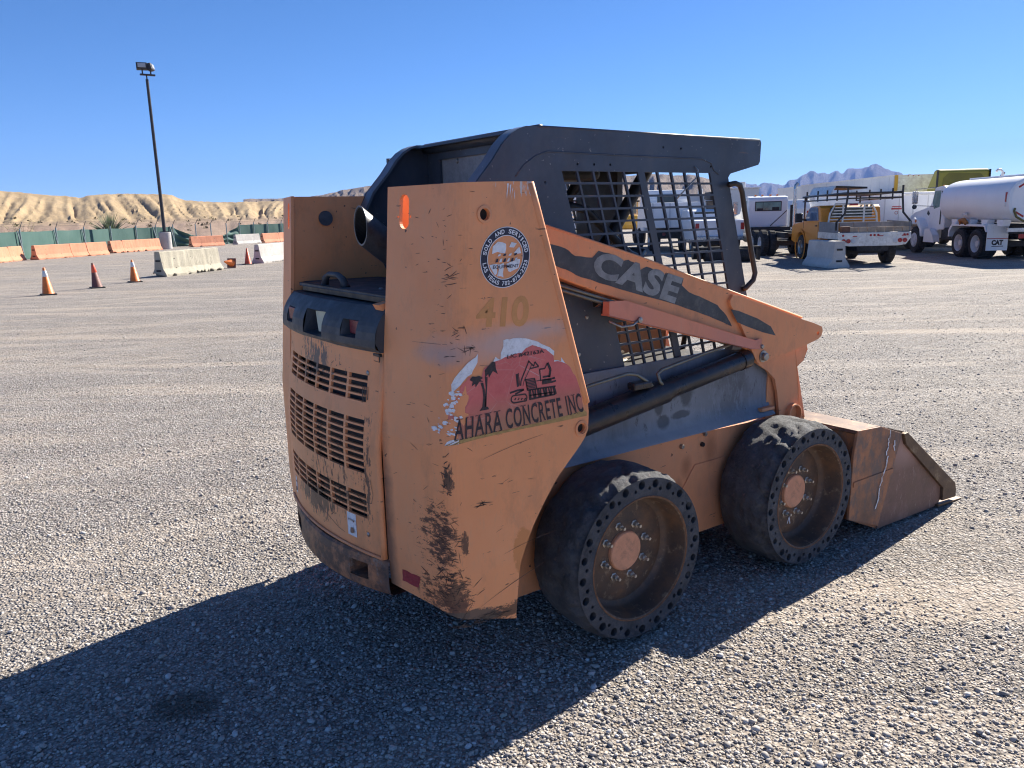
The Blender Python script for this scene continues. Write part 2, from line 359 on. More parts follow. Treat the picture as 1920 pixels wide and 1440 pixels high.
cr = t.ramp(t.voro(9, 'DISTANCE_TO_EDGE'), [(0., .75), (.012, 0.)]); c = t.mix(t.math('MULTIPLY', cr, t.ramp(t.noise(4, 3), [(.45, 0.), (.6, 1.)])), c, (.66, .50, .47))
cr = t.ramp(t.voro(24, 'DISTANCE_TO_EDGE'), [(0., .5), (.02, 0.)]); c = t.mix(t.math('MULTIPLY', cr, t.ramp(t.noise(6, 3, loc=(3, 3, 3)), [(.5, 0.), (.62, 1.)])), c, (.60, .40, .36))
M_REDV = t.done(c, .55)
M_YEL = simple('yellowed_vinyl_edge', (.44, .27, .09), .6, 0, .25, 50)
M_INK = simple('black_ink', (.03, .022, .028), .6, 0, .3, 60, 0, (.35, .12, .09), .25)
M_NAVY = simple('navy_ink', (.018, .02, .045), .5, 0, .2, 40)
M_OLIVE = simple('olive_ghost_print', (.68, .30, .10), .6, 0, .12, 20)
M_LGREY = simple('brushed_grey_letter', (.24, .25, .25), .5, .2, .3, 16, .02, (.10, .11, .115), .5)
M_STRP = simple('dark_stripe_decal', (.05, .056, .062), .55, 0, .3, 12, .02, (.24, .22, .18), .35)
M_REFL = simple('red_reflector_tape', (.32, .035, .045), .5, 0, .25, 40, 0, (.4, .15, .1), .4)
t = NT('scratched_polycarbonate'); nz = t.noise(25, 7, .75); c = t.ramp(nz, [(.35, (.20, .20, .205)), (.7, (.32, .32, .33))]); M_POLY = t.done(c, .35)
M_SEAT = simple('black_seat_vinyl', (.02, .02, .022), .6, 0, .3, 8, .1)
M_CONC = None
def m_conc(name, col, dirt=(.2, .17, .13), b=.5, amt=.5):
    t = NT(name); nz = t.noise(2.2, 8, .72); c = t.ramp(nz, [(.3, tuple(k*.72 for k in col)), (.65, col), (.8, tuple(min(1, k*1.12) for k in col))])
    c = t.mix(t.ramp(t.noise(5, 8, .8, st=(1, 1, .25)), [(.55, 0.), (.75, amt)]), c, dirt)
    return t.done(c, .85, 0., t.bump(t.noise(22, 6, .75), b, .02))
M_CONC = m_conc('weathered_concrete', (.50, .455, .35), (.33, .27, .19), .9, .6); M_CONC2 = m_conc('pale_concrete', (.58, .55, .51), (.42, .37, .33), .4, .4)
M_CONCO = m_conc('orange_painted_concrete', (.70, .29, .165), (.58, .38, .28), .4, .6)
M_CONCS = m_conc('light_base_concrete', (.50, .48, .47))
M_CONE = simple('orange_cone_plastic', (.78, .19, .03), .5, 0, .15, 12, 0, (.4, .15, .08), .35)
M_CONER = simple('red_orange_cone_plastic', (.72, .10, .04), .5, 0, .12, 12)
M_COND = simple('sooty_maroon_cone_plastic', (.17, .065, .05), .6, 0, .25, 14)
M_CWHT = simple('white_cone_sleeve', (.70, .71, .72), .5, 0, .08, 20)
M_RUBB = simple('black_rubber_base', (.03, .03, .03), .8, 0, .3, 20)
M_POST = simple('galvanised_post', (.24, .30, .31), .5, .3, .2, 8)
t = NT('green_privacy_mesh'); c = t.ramp(t.noise(.5, 4, .6), [(.3, (.030, .092, .078)), (.7, (.060, .130, .112))]); c = t.mix(t.ramp(t.noise(2, 6, .7, st=(1, 1, .5)), [(.5, 0.), (.8, .35)]), c, (.11, .17, .15))
M_FAB = t.done(c, .8, 0., t.bump(t.noise(.8, 3, .5), .35, .1))
M_LPOLE = simple('dark_bronze_pole', (.035, .032, .032), .5, .2, .2, 2)
M_GLS = simple('floodlight_glass', (.45, .46, .47), .15, 0, .1, 5)
def m_truck(name, col, dirt=(.35, .30, .25)):
    t = NT(name); c = t.ramp(t.noise(1.2, 5), [(.3, tuple(k*.92 for k in col)), (.7, col)])
    c = t.mix(t.ramp(t.noise(2.5, 8, .75, st=(1, 1, .4)), [(.56, 0.), (.8, .5)]), c, dirt)
    return t.done(c, .38, 0., t.bump(t.noise(2.4, 3), .12, .03))
M_WT = m_truck('white_truck_paint', (.84, .85, .86)); M_TANK = m_truck('white_tank_paint', (.84, .85, .86), (.45, .40, .36))
M_TRL = m_truck('grey_white_trailer_skin', (.62, .63, .64), (.40, .38, .35)); M_YLT = m_truck('olive_yellow_paint', (.30, .27, .03), (.2, .18, .05))
M_YLD = simple('dark_olive_panel', (.17, .155, .018), .5, 0, .15, 2)
M_YEQ = m_truck('machine_yellow_paint', (.68, .38, .05)); M_YPK = m_truck('amber_truck_paint', (.72, .27, .02), (.5, .35, .2))
M_TYR = simple('truck_tyre_rubber', (.018, .018, .02), .8, 0, .3, 6, .2, (.09, .085, .08), .5)
M_CHAS = simple('dark_chassis', (.02, .019, .019), .7, 0, .4, 4, .3, (.10, .07, .05), .5)
M_GLASS = simple('dark_truck_glass', (.03, .045, .05), .08, 0, .2, 3)
M_GLG = simple('green_tinted_glass', (.16, .28, .25), .12, 0, .5, 1.6)
M_WHL = simple('white_steel_wheel', (.62, .62, .63), .5, 0, .1, 6, 0, (.3, .26, .22), .4)
M_ALU = simple('scuffed_aluminium', (.68, .66, .62), .4, .35, .15, 6, .08, (.3, .24, .18), .6)
M_GBOX = simple('grey_side_board', (.20, .20, .205), .6, .1, .2, 4)
M_WOOD = simple('weathered_plank', (.40, .30, .21), .8, 0, .3, 5, .3, (.2, .14, .1), .5)
M_RLGT = simple('red_tail_light', (.38, .02, .02), .25, 0, .2, 10); M_AMB = simple('amber_marker', (.75, .22, .02), .3)
M_CHR = simple('chrome_stack', (.45, .45, .45), .25, .9, .15, 6); M_TXTR = simple('red_print', (.45, .05, .05), .5); M_TXTB = simple('black_print', (.02, .02, .03), .5)
M_BLUE = simple('blue_print', (.05, .2, .45), .5)
D={'W1': [(-0.0809, 0.9275), (-0.0776, 0.9701), (-0.0545, 0.9782), (-0.0515, 1.0351), (-0.0229, 1.0508), (-0.0181, 1.0792), (0.0006, 1.0741), (-0.0026, 1.0971), (0.0088, 1.1165), (0.0379, 1.1445), (0.0892, 1.1818), (0.0888, 1.1555), (0.0697, 1.1228), (0.0398, 1.1034), (0.0311, 1.0696), (0.0256, 1.0411), (0.0091, 1.032), (0.0002, 1.0041), (0.0141, 0.9959), (0.029, 0.9757), (0.0323, 0.9515), (0.0189, 0.9479), (0.0029, 0.9596), (-0.0206, 0.948), (-0.0448, 0.9335)], 'W2': [(0.1812, 1.2125), (0.2175, 1.2145), (0.2548, 1.211), (0.305, 1.1974), (0.3531, 1.175), (0.3852, 1.1557), (0.3852, 1.1401), (0.3499, 1.1645), (0.2945, 1.1848), (0.2704, 1.1769), (0.2543, 1.1635), (0.2027, 1.1592), (0.174, 1.1531), (0.1746, 1.1745), (0.1826, 1.1915)], 'W3': [(0.4158, 1.1316), (0.4291, 1.1157), (0.451, 1.097), (0.4644, 1.0824), (0.4378, 1.1083), (0.3865, 1.1211), (0.3882, 1.1256), (0.4169, 1.1173)], 'W4': [(-0.0177, 0.9099), (0.0016, 0.926), (0.0338, 0.9274), (0.0365, 0.912), (0.0092, 0.9127)], 'W5': [(0.1472, 1.1511), (0.1553, 1.1649), (0.1629, 1.1581), (0.174, 1.1531), (0.1562, 1.1493)], 'RED': [(0.0339, 0.9259), (0.0296, 0.9933), (-0.0113, 0.9907), (-0.009, 1.0234), (0.0119, 1.0462), (0.0281, 1.0613), (0.0303, 1.0873), (0.0597, 1.1153), (0.0843, 1.106), (0.1053, 1.1061), (0.1144, 1.1345), (0.1455, 1.1483), (0.1544, 1.1502), (0.174, 1.1531), (0.2027, 1.1598), (0.2542, 1.1651), (0.2703, 1.1784), (0.2944, 1.1854), (0.3498, 1.1655), (0.3832, 1.1397), (0.387, 1.1204), (0.4169, 1.1166), (0.4379, 1.1076), (0.4645, 1.0818), (0.4928, 1.0398), (0.5137, 0.9911), (0.5324, 0.933)], 'YEL': [(0.532, 0.9374), (0.5437, 0.9272), (0.5453, 0.9163), (0.4133, 0.9162), (0.2561, 0.918), (0.1095, 0.9166), (-0.0176, 0.9093), (0.0321, 0.9269), (0.2555, 0.9259), (0.4121, 0.9293)], 'PALM': [(0.1025, 1.0917), (0.1131, 1.0902), (0.1196, 1.0684), (0.1244, 1.0437), (0.1271, 1.0132), (0.135, 1.0119), (0.139, 1.0037), (0.1035, 1.0035), (0.1135, 1.0154), (0.1155, 1.0451), (0.1114, 1.0696)], 'PALM2': [(0.1175, 1.1074), (0.1282, 1.1059), (0.1282, 1.0731), (0.1285, 1.013), (0.1224, 1.0139), (0.1228, 1.0739)], 'CR1': [(0.0652, 1.1087), (0.0735, 1.1149), (0.084, 1.112), (0.0979, 1.113), (0.1124, 1.1051), (0.1021, 1.1006), (0.113, 1.0932), (0.0988, 1.0951), (0.0857, 1.0793), (0.0833, 1.0914), (0.0715, 1.0842), (0.0743, 1.0986), (0.0637, 1.1045)], 'CR2': [(0.1164, 1.1283), (0.1283, 1.1386), (0.1454, 1.1513), (0.1545, 1.1472), (0.1573, 1.1289), (0.1656, 1.1098), (0.1544, 1.1173), (0.147, 1.1213), (0.1403, 1.1132), (0.1338, 1.1022), (0.1295, 1.1147), (0.1195, 1.1042)], 'EX': [[(0.2379, 1.097), (0.2492, 1.0955), (0.2517, 1.0552), (0.2403, 1.0569)], [(0.2524, 1.0736), (0.298, 1.1322), (0.3184, 1.1141), (0.3234, 1.1259), (0.3421, 1.1079), (0.3187, 1.1094), (0.3035, 1.1068), (0.2783, 1.0823), (0.2602, 1.0694)], [(0.2787, 1.0761), (0.3192, 1.0736), (0.3235, 1.0386), (0.2849, 1.0395)], [(0.341, 1.0674), (0.3602, 1.0742), (0.3918, 1.0762), (0.3989, 1.0339), (0.3431, 1.0373)], [(0.3467, 1.098), (0.3704, 1.098), (0.3814, 1.1091), (0.391, 1.1142), (0.3983, 1.0975), (0.3911, 1.0858), (0.3885, 1.0672), (0.3784, 1.0685), (0.3788, 1.0906), (0.3551, 1.0906), (0.3569, 1.0652), (0.347, 1.0666)], [(0.2142, 1.027), (0.2326, 1.0303), (0.2819, 1.0276), (0.2814, 1.0042), (0.2229, 1.0057), (0.2131, 1.0149)], [(0.2869, 1.0377), (0.3989, 1.0339), (0.4029, 1.0078), (0.2908, 1.0075)], [(0.2097, 1.0415), (0.2464, 1.0498), (0.2806, 1.0464), (0.2818, 1.0291), (0.2323, 1.035)], [(0.3693, 1.0572), (0.4131, 1.0599), (0.4137, 1.0525), (0.3739, 1.0486)]], 'TXT': [(0.0169, 0.9252), (0.5324, 0.933), (0.0162, 0.9897), (0.5086, 1.0001)], 'LIC': [(0.1976, 1.1523), (0.3437, 1.1529), (0.1987, 1.1657), (0.3411, 1.1671)], 'G410': [(0.0738, 1.2625), (0.2739, 1.2458), (0.0821, 1.3475), (0.2728, 1.3439)], 'REFL': [(-0.2468, 0.4418), (-0.1572, 0.44), (-0.174, 0.3962), (-0.2535, 0.3986)], 'SLOT': (-0.2342, 1.6073), 'HOLE1': (0.0908, 1.5931), 'HOLE2': (0.5234, 0.8758), 'STK': (0.1728, 1.4645), 'GREY': [(0.1946, 1.2076), (0.0123, 1.1881), (0.318, 1.2194)], 'RUST': [(-0.0063, 0.4347), (-0.0175, 0.8197), (0.0278, 0.5909), (0.1389, 0.3447), (-0.0562, 0.5564), (-0.3271, 0.3718), (-0.5746, 0.4847)], 'SCR': [(-0.2175, 1.6244), (-0.2443, 1.5286), (-0.2588, 1.3777), (-0.0139, 1.4767), (-0.0007, 1.431), (0.0744, 1.2529), (0.073, 0.6942), (-0.0945, 0.7338), (-0.1133, 0.6313)], 'STRIPE': [(-0.2205, 1.488), (-0.1489, 1.4683), (-0.1051, 1.44), (-0.0244, 1.4302), (0.0066, 1.4538), (0.0802, 1.4348), (0.1071, 1.4058), (0.1561, 1.4131), (0.1951, 1.395), (0.201, 1.3644), (0.2517, 1.3817), (0.3098, 1.3619), (0.328, 1.3359), (0.3632, 1.3504), (0.4579, 1.3233), (0.4495, 1.2961), (0.494, 1.2649), (0.5845, 1.2317), (0.6682, 1.1981), (0.7281, 1.1476), (0.765, 1.0982), (0.671, 1.1348), (0.587, 1.1651), (0.427, 1.2186), (0.219, 1.2754), (0.0537, 1.324), (-0.0758, 1.362), (-0.1499, 1.3952), (-0.21, 1.4136)], 'CASE': [(-0.035, 1.371), (0.4085, 1.2245), (0.0066, 1.4576), (0.4579, 1.3254)], 'GDEC': [(0.736, 1.1754), (0.7884, 1.164), (0.9158, 1.1198), (1.0114, 1.0749), (1.0487, 1.03), (0.9567, 1.0542), (0.8454, 1.0916), (0.7805, 1.1165)]}
# ---------------------------------------------------------------- skid steer loader
SK = thing('skid_steer_loader', 'worn orange skid steer loader with dark cage and round dealer sticker standing on gravel', 'skid steer')
XI = [(.2, -.858), (.36, -.858), (.485, -.865), (.9, -.863), (1.0, -.852), (1.188, -.835), (1.44, -.81), (1.684, -.79)]
XFR = [(.2, -.556), (.285, -.556), (.453, -.537), (.52, -.508), (.579, -.478), (.65, -.43), (.724, -.374), (.775, -.318), (.816, -.274), (.845, -.248), (.876, -.237), (.93, -.234), (.989, -.243), (1.04, -.262), (1.543, -.414), (1.684, -.458)]
def xi(z): return interp(z, XI)
def xf(z): return xi(z)+.072
RC = .05
def SH(s, z, off=0.0, side=-1):
    """point of the tower's outer skin: s runs forward from the corner fold (s<0 on the rear plate); off = proud of the skin"""
    F = Vector((xf(z), .732)); I = Vector((xi(z), .426)); d = (I-F).normalized(); nr = Vector((-d.y, d.x))
    if nr.x > 0: nr = -nr
    if s >= RC: p = Vector((F.x+s, .732+off))
    elif s <= -RC: p = F+d*(-s)+nr*off
    else:
        t = (s+RC)/(2*RC); a = F+d*RC; b = Vector((F.x+RC, F.y)); p = a*(1-t)**2+F*2*t*(1-t)+b*t*t
        n = (nr*(1-t)+Vector((0, 1))*t).normalized(); p = p+n*off
    return (p.x, side*p.y, z)
SREAR = -math.hypot(.072, .306)
def zbot(s, front):
    return interp(s, [(SREAR, .370), (-.1, .354), (-.02, .343), (.05, .325), (.24, .265)])
def tower(side):
    ZT = 1.684; svals = list(np.linspace(SREAR, -RC, 5))+list(np.linspace(-RC*.75, RC, 8)); nS = 14
    outer = []
    nv = 64
    rows = []
    for j in range(nv+1):
        v = j/nv; row = []
        for i in range(len(svals)+nS):
            z = ZT-(ZT-.27)*v
            fr = interp(z, XFR)-xf(z)
            s = svals[i] if i < len(svals) else RC+(fr-RC)*(i-len(svals)+1)/nS
            zb = zbot(s, fr); zt = ZT+.004*smooth01((s+.1)/.3)
            zz = zt-(zt-zb)*v; fr2 = interp(zz, XFR)-xf(zz)
            if i >= len(svals): s = RC+(fr2-RC)*(i-len(svals)+1)/nS
            row.append((s, zz))
        rows.append(row)
    m = MB(); nc = len(rows[0]); T = .012
    for off in (0., -T):
        k = len(m.v)
        m.v += [SH(s, z, off, side) for row in rows for s, z in row]
    N = nc*(nv+1)
    for j in range(nv):
        for i in range(nc-1):
            a = j*nc+i; q = (a, a+1, a+nc+1, a+nc)
            if side < 0: m.f += [q, tuple(x+N for x in q[::-1])]
            else: m.f += [q[::-1], tuple(x+N for x in q)]
    def edge(idx):
        for a, b in zip(idx[:-1], idx[1:]): m.f.append((a, a+N, b+N, b) if side < 0 else (b, b+N, a+N, a))
    edge([i for i in range(nc)]); edge([(nv)*nc+i for i in range(nc)][::-1])
    edge([j*nc for j in range(nv+1)][::-1]); edge([j*nc+nc-1 for j in range(nv+1)])
    o = m.obj('side_tower', M_TOW if side < 0 else M_OR, SK)
    import bmesh
    bmm = bmesh.new(); bmm.from_mesh(o.data); bmesh.ops.recalc_face_normals(bmm, faces=bmm.faces); bmm.to_mesh(o.data); bmm.free()
    # slot in the rear plate, pivot-pin hole, lower pin hole
    cuts = []
    s0, z0 = D['SLOT']; p = Vector(SH(s0, z0, 0, side)); d = (Vector(SH(s0, z0, .1, side))-p).normalized()
    tz = Vector((0, 0, 1)); tx = d.cross(tz).normalized()
    ring = []
    for k in range(20):
        a = 2*math.pi*k/20; ring.append(tx*.022*math.cos(a)+tz*(.022*math.sin(a)+(.030 if math.sin(a) > 0 else -.030)))
    cm = MB(); n = len(ring); cm.add([p+r-d*.06 for r in ring]+[p+r+d*.06 for r in ring], [(i, (i+1) % n, (i+1) % n+n, i+n) for i in range(n)]+[tuple(range(n))[::-1], tuple(range(n, 2*n))])
    c1 = cm.obj('cut', M_VOID); cuts.append(c1)
    for (s1, z1), r in ((D['HOLE1'], .017), (D['HOLE2'], .016)):
        p = Vector(SH(s1, z1, 0, side)); cuts.append(MB().cyl(p+Vector((0, -.05, 0)), p+Vector((0, .05, 0)), r, seg=20).obj('cut', M_VOID))
    for ds, dz in ((-.028, .0), (.028, -.0)):
        p = Vector(SH(s0+ds, z0-.015, 0, side)); cuts.append(MB().cyl(p-d*.05, p+d*.05, .004, seg=8).obj('cut', M_VOID))
    for c_ in cuts:
        b_ = bmesh.new(); b_.from_mesh(c_.data); bmesh.ops.recalc_face_normals(b_, faces=b_.faces); b_.to_mesh(c_.data); b_.free()
    apply_bool(o, cuts)
    o.data.materials.clear(); o.data.materials.append(M_TOW if side < 0 else M_OR)
    # ring bosses round the pins
    for (s1, z1), r in ((D['HOLE1'], .026), (D['HOLE2'], .028)):
        p = SH(s1, z1, 0, side); y = p[1]+side*.0005
        MB().cyl((p[0], side*.719, p[2]), (p[0], side*.60, p[2]), .0185, seg=18).obj('pin_hole_shade', M_VOID, o)  # added black plug, paints the pin hole dark as if shaded inside
        MB().lathe([(r, 0), (r, side*.003), (r-.008, side*.004), (r-.009, 0)], (p[0], y, p[2]), 'y', 24).obj('pin_boss', M_OR2, o, auto=40)
    # folded front flange
    fl = MB(); zs = list(np.linspace(1.684, .96, 10)); prev = []
    pts = []
    for z in zs: pts.append((interp(z, XFR)-.004, side*.724, z))
    fl.tube(pts, .0150, 10); fl.obj('front_flange', M_OR2, o, smooth=True)
    # inner side plate
    y0 = .426; inn = [(xi(z)+.004, z) for z in (1.682, 1.44, 1.19, .9, .5, .37)]+[(-.58, .30)]+[(interp(z, XFR)+.01, z) for z in (.45, .6, .72, .82, .9, 1.0)]+[(interp(1.2, XFR)+.01, 1.2), (interp(1.5, XFR)+.01, 1.5), (interp(1.682, XFR), 1.682)]
    hole = [(-.445+.048*math.cos(a), 1.628+.048*math.sin(a)) for a in np.linspace(0, 2*math.pi, 25)[:-1]]
    q = MB().poly(inn, side*(y0), side*(y0+.012), 'y', holes=[hole]).obj('inner_plate', M_OR, o)
    MB().lathe([(.0, 0), (.030, 0), (.030, .004), (.018, .010), (.0, .010)], (-.655, side*(y0-.001)-(.010 if side > 0 else -.010), 1.595), 'y', 22).obj('worn_pin_pad', M_EXH, o, auto=40)
    ln = [(interp(z, XFR)-.012, z) for z in np.linspace(.30, .80, 12)]; ln += [(-.28, .815)]
    m = MB(); k = len(ln); m.v += [(a, side*.440, b) for a, b in ln]+[(a, side*.717, b) for a, b in ln]; m.f += [(i, i+1, i+1+k, i+k) for i in range(k-1)]
    m.obj('wheel_arch_liner', M_CHAS, o)
    m = MB(); m.bb(-.79, -.60, side*.44, side*.66, .392, .402).obj('tower_floor', M_CHAS, o)
    return o
TR = tower(-1); TL = tower(1)

# stickers on the near tower
def sk_poly(name, pts, mat, off, parent):
    m = MB(); tri = tessellate_polygon([[Vector((a, b, 0)) for a, b in pts]])
    # subdivide long spans so the sheet follows the fold
    P = [tuple(p) for p in pts]; F = [tuple(t) for t in tri]
    for _ in range(3):
        nf = []; cache = {}
        for t in F:
            L = [math.dist(P[t[i]], P[t[(i+1) % 3]]) for i in range(3)]
            xs = [P[i][0] for i in t]
            if max(L) > .03 and min(xs) < RC+.02 and max(xs) > -RC-.02:
                mids = []
                for i in range(3):
                    k = tuple(sorted((t[i], t[(i+1) % 3])))
                    if k not in cache: cache[k] = len(P); P.append(((P[k[0]][0]+P[k[1]][0])/2, (P[k[0]][1]+P[k[1]][1])/2))
                    mids.append(cache[k])
                nf += [(t[0], mids[0], mids[2]), (mids[0], t[1], mids[1]), (mids[2], mids[1], t[2]), tuple(mids)]
            else: nf.append(t)
        F = nf
    m.add([SH(a, b, off) for a, b in P], F)
    return m.obj(name, mat, parent)
def jag(pts, amp=.003, n=4, seed=1):
    rnd = random.Random(seed); out = []
    for i, p in enumerate(pts):
        q = pts[(i+1) % len(pts)]; L = math.dist(p, q); k = max(1, min(n, int(L/.012)))
        for j in range(k):
            t = j/k; out.append((p[0]+(q[0]-p[0])*t+(rnd.uniform(-amp, amp) if j else 0), p[1]+(q[1]-p[1])*t+(rnd.uniform(-amp, amp) if j else 0)))
    return out
def pxs(a, b): # sticker artwork units -> sheet coordinates
    u = (a-335)/1355.; v = (1258-.2288*(a-335)-b)/(218-.018*(a-335)); P = D['TXT']; s0 = P[0][0]+(P[1][0]-P[0][0])*u; s1 = P[2][0]+(P[3][0]-P[2][0])*u; z0 = P[0][1]+(P[1][1]-P[0][1])*u; z1 = P[2][1]+(P[3][1]-P[2][1])*u
    return (s0+(s1-s0)*v, z0+(z1-z0)*v)
CD = sk_poly('company_sticker', jag(D['RED'], .0025, 5, 3), M_REDV, .0012, TR)
D['W1'] = D['W1'][6:14]
for k, sd_ in (('W1', 5), ('W2', 6), ('W3', 7), ('W4', 8), ('W5', 9)): sk_poly('white_sticker_backing', jag(D[k], .003, 5, sd_), M_WHITE, .0009 if k != 'W1' else .0016, TR)
sk_poly('sticker_lower_edge', D['YEL'], M_YEL, .0017, TR)
for k in ('PALM', 'PALM2', 'CR1', 'CR2'): sk_poly('palm_print', D[k], M_INK, .0021, TR)
em = MB()
def est(pts, w_):
    q = [pxs(*p) for p in pts]
    for A, B in zip(q[:-1], q[1:]):
        L = math.dist(A, B) or 1; nx, nz_ = -(B[1]-A[1])/L*w_, (B[0]-A[0])/L*w_
        em.add([SH(A[0]+nx, A[1]+nz_, .0021), SH(B[0]+nx, B[1]+nz_, .0021), SH(B[0]-nx, B[1]-nz_, .0021), SH(A[0]-nx, A[1]-nz_, .0021)], [(0, 1, 2, 3)])
est([(915, 820), (930, 795), (1070, 775), (1085, 800), (1075, 845), (935, 868), (912, 850), (915, 820)], .0022)
for x in (950, 985, 1020, 1055): est([(x, 838), (x+14, 815)], .0022)
est([(905, 765), (1000, 735), (1060, 730), (960, 778)], .0030); est([(1000, 570), (1000, 700)], .0042); est([(1020, 560), (1020, 690)], .0012)
est([(1030, 690), (1040, 640), (1155, 440)], .0024); est([(1055, 690), (1075, 640), (1180, 480)], .0012); est([(1150, 435), (1205, 490), (1225, 445), (1262, 492), (1160, 515)], .0022)
for k in range(7): est([(1092, 628+15*k), (1195, 612+15*k)], .0016)
est([(1092, 620), (1100, 735)], .002); est([(1196, 610), (1205, 715)], .002); est([(1095, 735), (1420, 690)], .0024); est([(1115, 790), (1400, 750)], .0020); est([(1105, 830), (1395, 775)], .0030)
for k, x in enumerate(range(1125, 1400, 30)): est([(x, 735-.13*(x-1100)), (x+(10 if k % 2 else -6), 822-.16*(x-1100))], .0030 if k % 3 else .0052)
est([(1262, 640), (1268, 520), (1330, 512), (1372, 455)], .0022); est([(1372, 455), (1395, 520), (1365, 600)], .0046); est([(1275, 650), (1385, 632)], .0085); est([(1290, 600), (1380, 585)], .0030); est([(1210, 640), (1430, 612)], .0013); est([(1380, 650), (1435, 635)], .0030); est([(1395, 610), (1430, 600)], .002)
em.obj('excavator_print', M_INK, TR, kind='stuff')
def aff(P, off):
    bl, br, tl, tr = P
    def f(u, v):
        s = (bl[0]*(1-u)+br[0]*u)*(1-v)+(tl[0]*(1-u)+tr[0]*u)*v; z = (bl[1]*(1-u)+br[1]*u)*(1-v)+(tl[1]*(1-u)+tr[1]*u)*v
        return SH(s, z, off)
    return f
rnd = random.Random(4)
for k in range(60):
    cb = rnd.uniform(730, 1225); lo = 290-(cb-730)*.40; ca = rnd.uniform(lo, lo+120 if cb < 1000 else lo+230)
    R0_ = rnd.uniform(8, 34); n = rnd.choice((5, 6, 7)); pts = []
    for q in range(n):
        an = 2*math.pi*q/n+rnd.uniform(-.3, .3); rr = R0_*rnd.uniform(.4, 1.); pts.append(pxs(ca+rr*1.25*math.cos(an), cb+rr*.8*math.sin(an)))
    sk_poly('sticker_scrap', pts, M_WHITE, .0018+.00002*k, TR)
for l in ([(940, 349), (952, 349), (947, 363), (943, 377)], [(958, 352), (968, 350), (966, 362), (962, 372), (960, 362)], [(974, 355), (979, 360), (977, 380), (974, 372)], [(992, 360), (996, 372), (994, 378)]):
    sk_poly('paint_scuff', jag([((x_-948)/1800.+.172+.0, 1.465+(482-y_)*.00163) for x_, y_ in l], .002, 3, 1), M_WHITE, .0010, TR)
bl, br, tl, tr_ = D['TXT']
def seg(u0, u1):
    g = lambda u, A, B: (A[0]+(B[0]-A[0])*u, A[1]+(B[1]-A[1])*u)
    return [g(u0, bl, br), g(u1, bl, br), g(u0, tl, tr_), g(u1, tl, tr_)]
for wd, u0, u1 in (('AHARA', 0., .345), ('CONCRETE', .375, .82), ('INC', .862, .995)):
    P = seg(u0, u1); mb = text_mb(wd, aff(P, .0026), .012, spacing=1.12)
    # serifs: thin feet under and over the letters
    mb.obj('sticker_lettering', M_INK, TR)
    n = len(wd)
    fm = MB()
    for k in range(n):
        for vv in (0., .985):
            if wd[k] in 'COIN' and wd[k] in 'CO': continue
            uu = (k+.5)/n; w_ = .34/n
            f = aff(P, .0027); a = uu-w_; b = uu+w_
            if wd[k] in 'AHNRIM':
                for c0 in ((a, a+w_*.6), (b-w_*.6, b)) if wd[k] != 'I' else ((uu-w_*.4, uu+w_*.4),):
                    if vv == 1. and wd[k] == 'A': continue
                    fm.add([f(c0[0]-.006, vv-.012), f(c0[1]+.006, vv-.012), f(c0[1]+.006, vv+.022), f(c0[0]-.006, vv+.022)], [(0, 1, 2, 3)])
    if fm.f: fm.obj('letter_serifs', M_INK, TR, kind='stuff')
text_mb('LIC #42163A', aff(D['LIC'], .0026), 0.018).obj('licence_lettering', M_INK, TR)
text_mb('410', aff(D['G410'], .0006), .03, spacing=.95).obj('ghost_number', M_OLIVE, TR)
sk_poly('reflector_tape', jag(D['REFL'], .002, 4, 2), M_REFL, .0008, TR)

# round dealer sticker
sc, zc = D['STK']; sc += .0; RO, RI = .089, .0665
def disc(r0, r1, off, name, mat, seg=64):
    m = MB(); v = []; n = seg
    for r in (r1, r0):
        v += [SH(sc+r*math.cos(2*math.pi*k/n), zc+r*math.sin(2*math.pi*k/n), off) for k in range(n)]
    f = [(k, (k+1) % n, (k+1) % n+n, k+n) for k in range(n)]
    return m.add(v, f).obj(name, mat, TR)
disc(RI, RO, .0012, 'sticker_ring', M_NAVY); disc(RO, RO+.0022, .0011, 'sticker_rim', M_WHITE); disc(RI-.0022, RI, .0014, 'sticker_rim', M_WHITE)
def arc_text(txt, a0, a1, rb, h, flip):
    n = len(txt); g = MB()
    for i, ch in enumerate(txt):
        if ch == ' ': continue
        a = a0+(a1-a0)*(i+.5)/n; wch = abs(a1-a0)/n*rb*.86
        if ch in 'I1': wch *= .45
        if ch == '-': wch *= .6
        def f(u, v, a=a, wch=wch):
            if not flip: r = rb+h*v; aa = a-(u-.5)*wch/rb
            else: r = rb+h*(1-v); aa = a+(u-.5)*wch/rb
            return SH(sc+r*math.cos(aa), zc+r*math.sin(aa), .0022)
        if ch == '-': g.add([f(0, .38), f(1, .38), f(1, .6), f(0, .6)], [(0, 1, 2, 3)])
        else: text_mb(ch, f, .03, mb=g)
    g.obj('sticker_lettering', M_WHITE, TR)
arc_text('SOLD AND SERVICED', rad(173), rad(8), RI+.0045, .0135, False)
arc_text('LAS VEGAS 702-876-2223', rad(189), rad(352), RI+.0045, .0135, True)
rp = [[(-.05, .012), (-.048, .034), (-.03, .048), (-.012, .045), (.0, .04), (-.002, .012), (-.03, .018)], [(.012, .03), (.02, .045), (.04, .04), (.03, .028)], [(.03, .012), (.05, .03), (.058, .01)], [(-.058, -.02), (-.03, -.018), (-.028, -.045), (-.035, -.052)], [(-.03, -.02), (-.005, -.016), (-.004, -.06), (-.028, -.055), (-.022, -.035)], [(.004, -.02), (.03, -.012), (.055, -.008), (.05, -.035), (.02, -.045), (.012, -.042)]]
for k, l in enumerate(rp): sk_poly('sticker_fragment', jag([(sc+a, zc+b) for a, b in l], .003, 4, k), M_WHITE, .0012, TR)
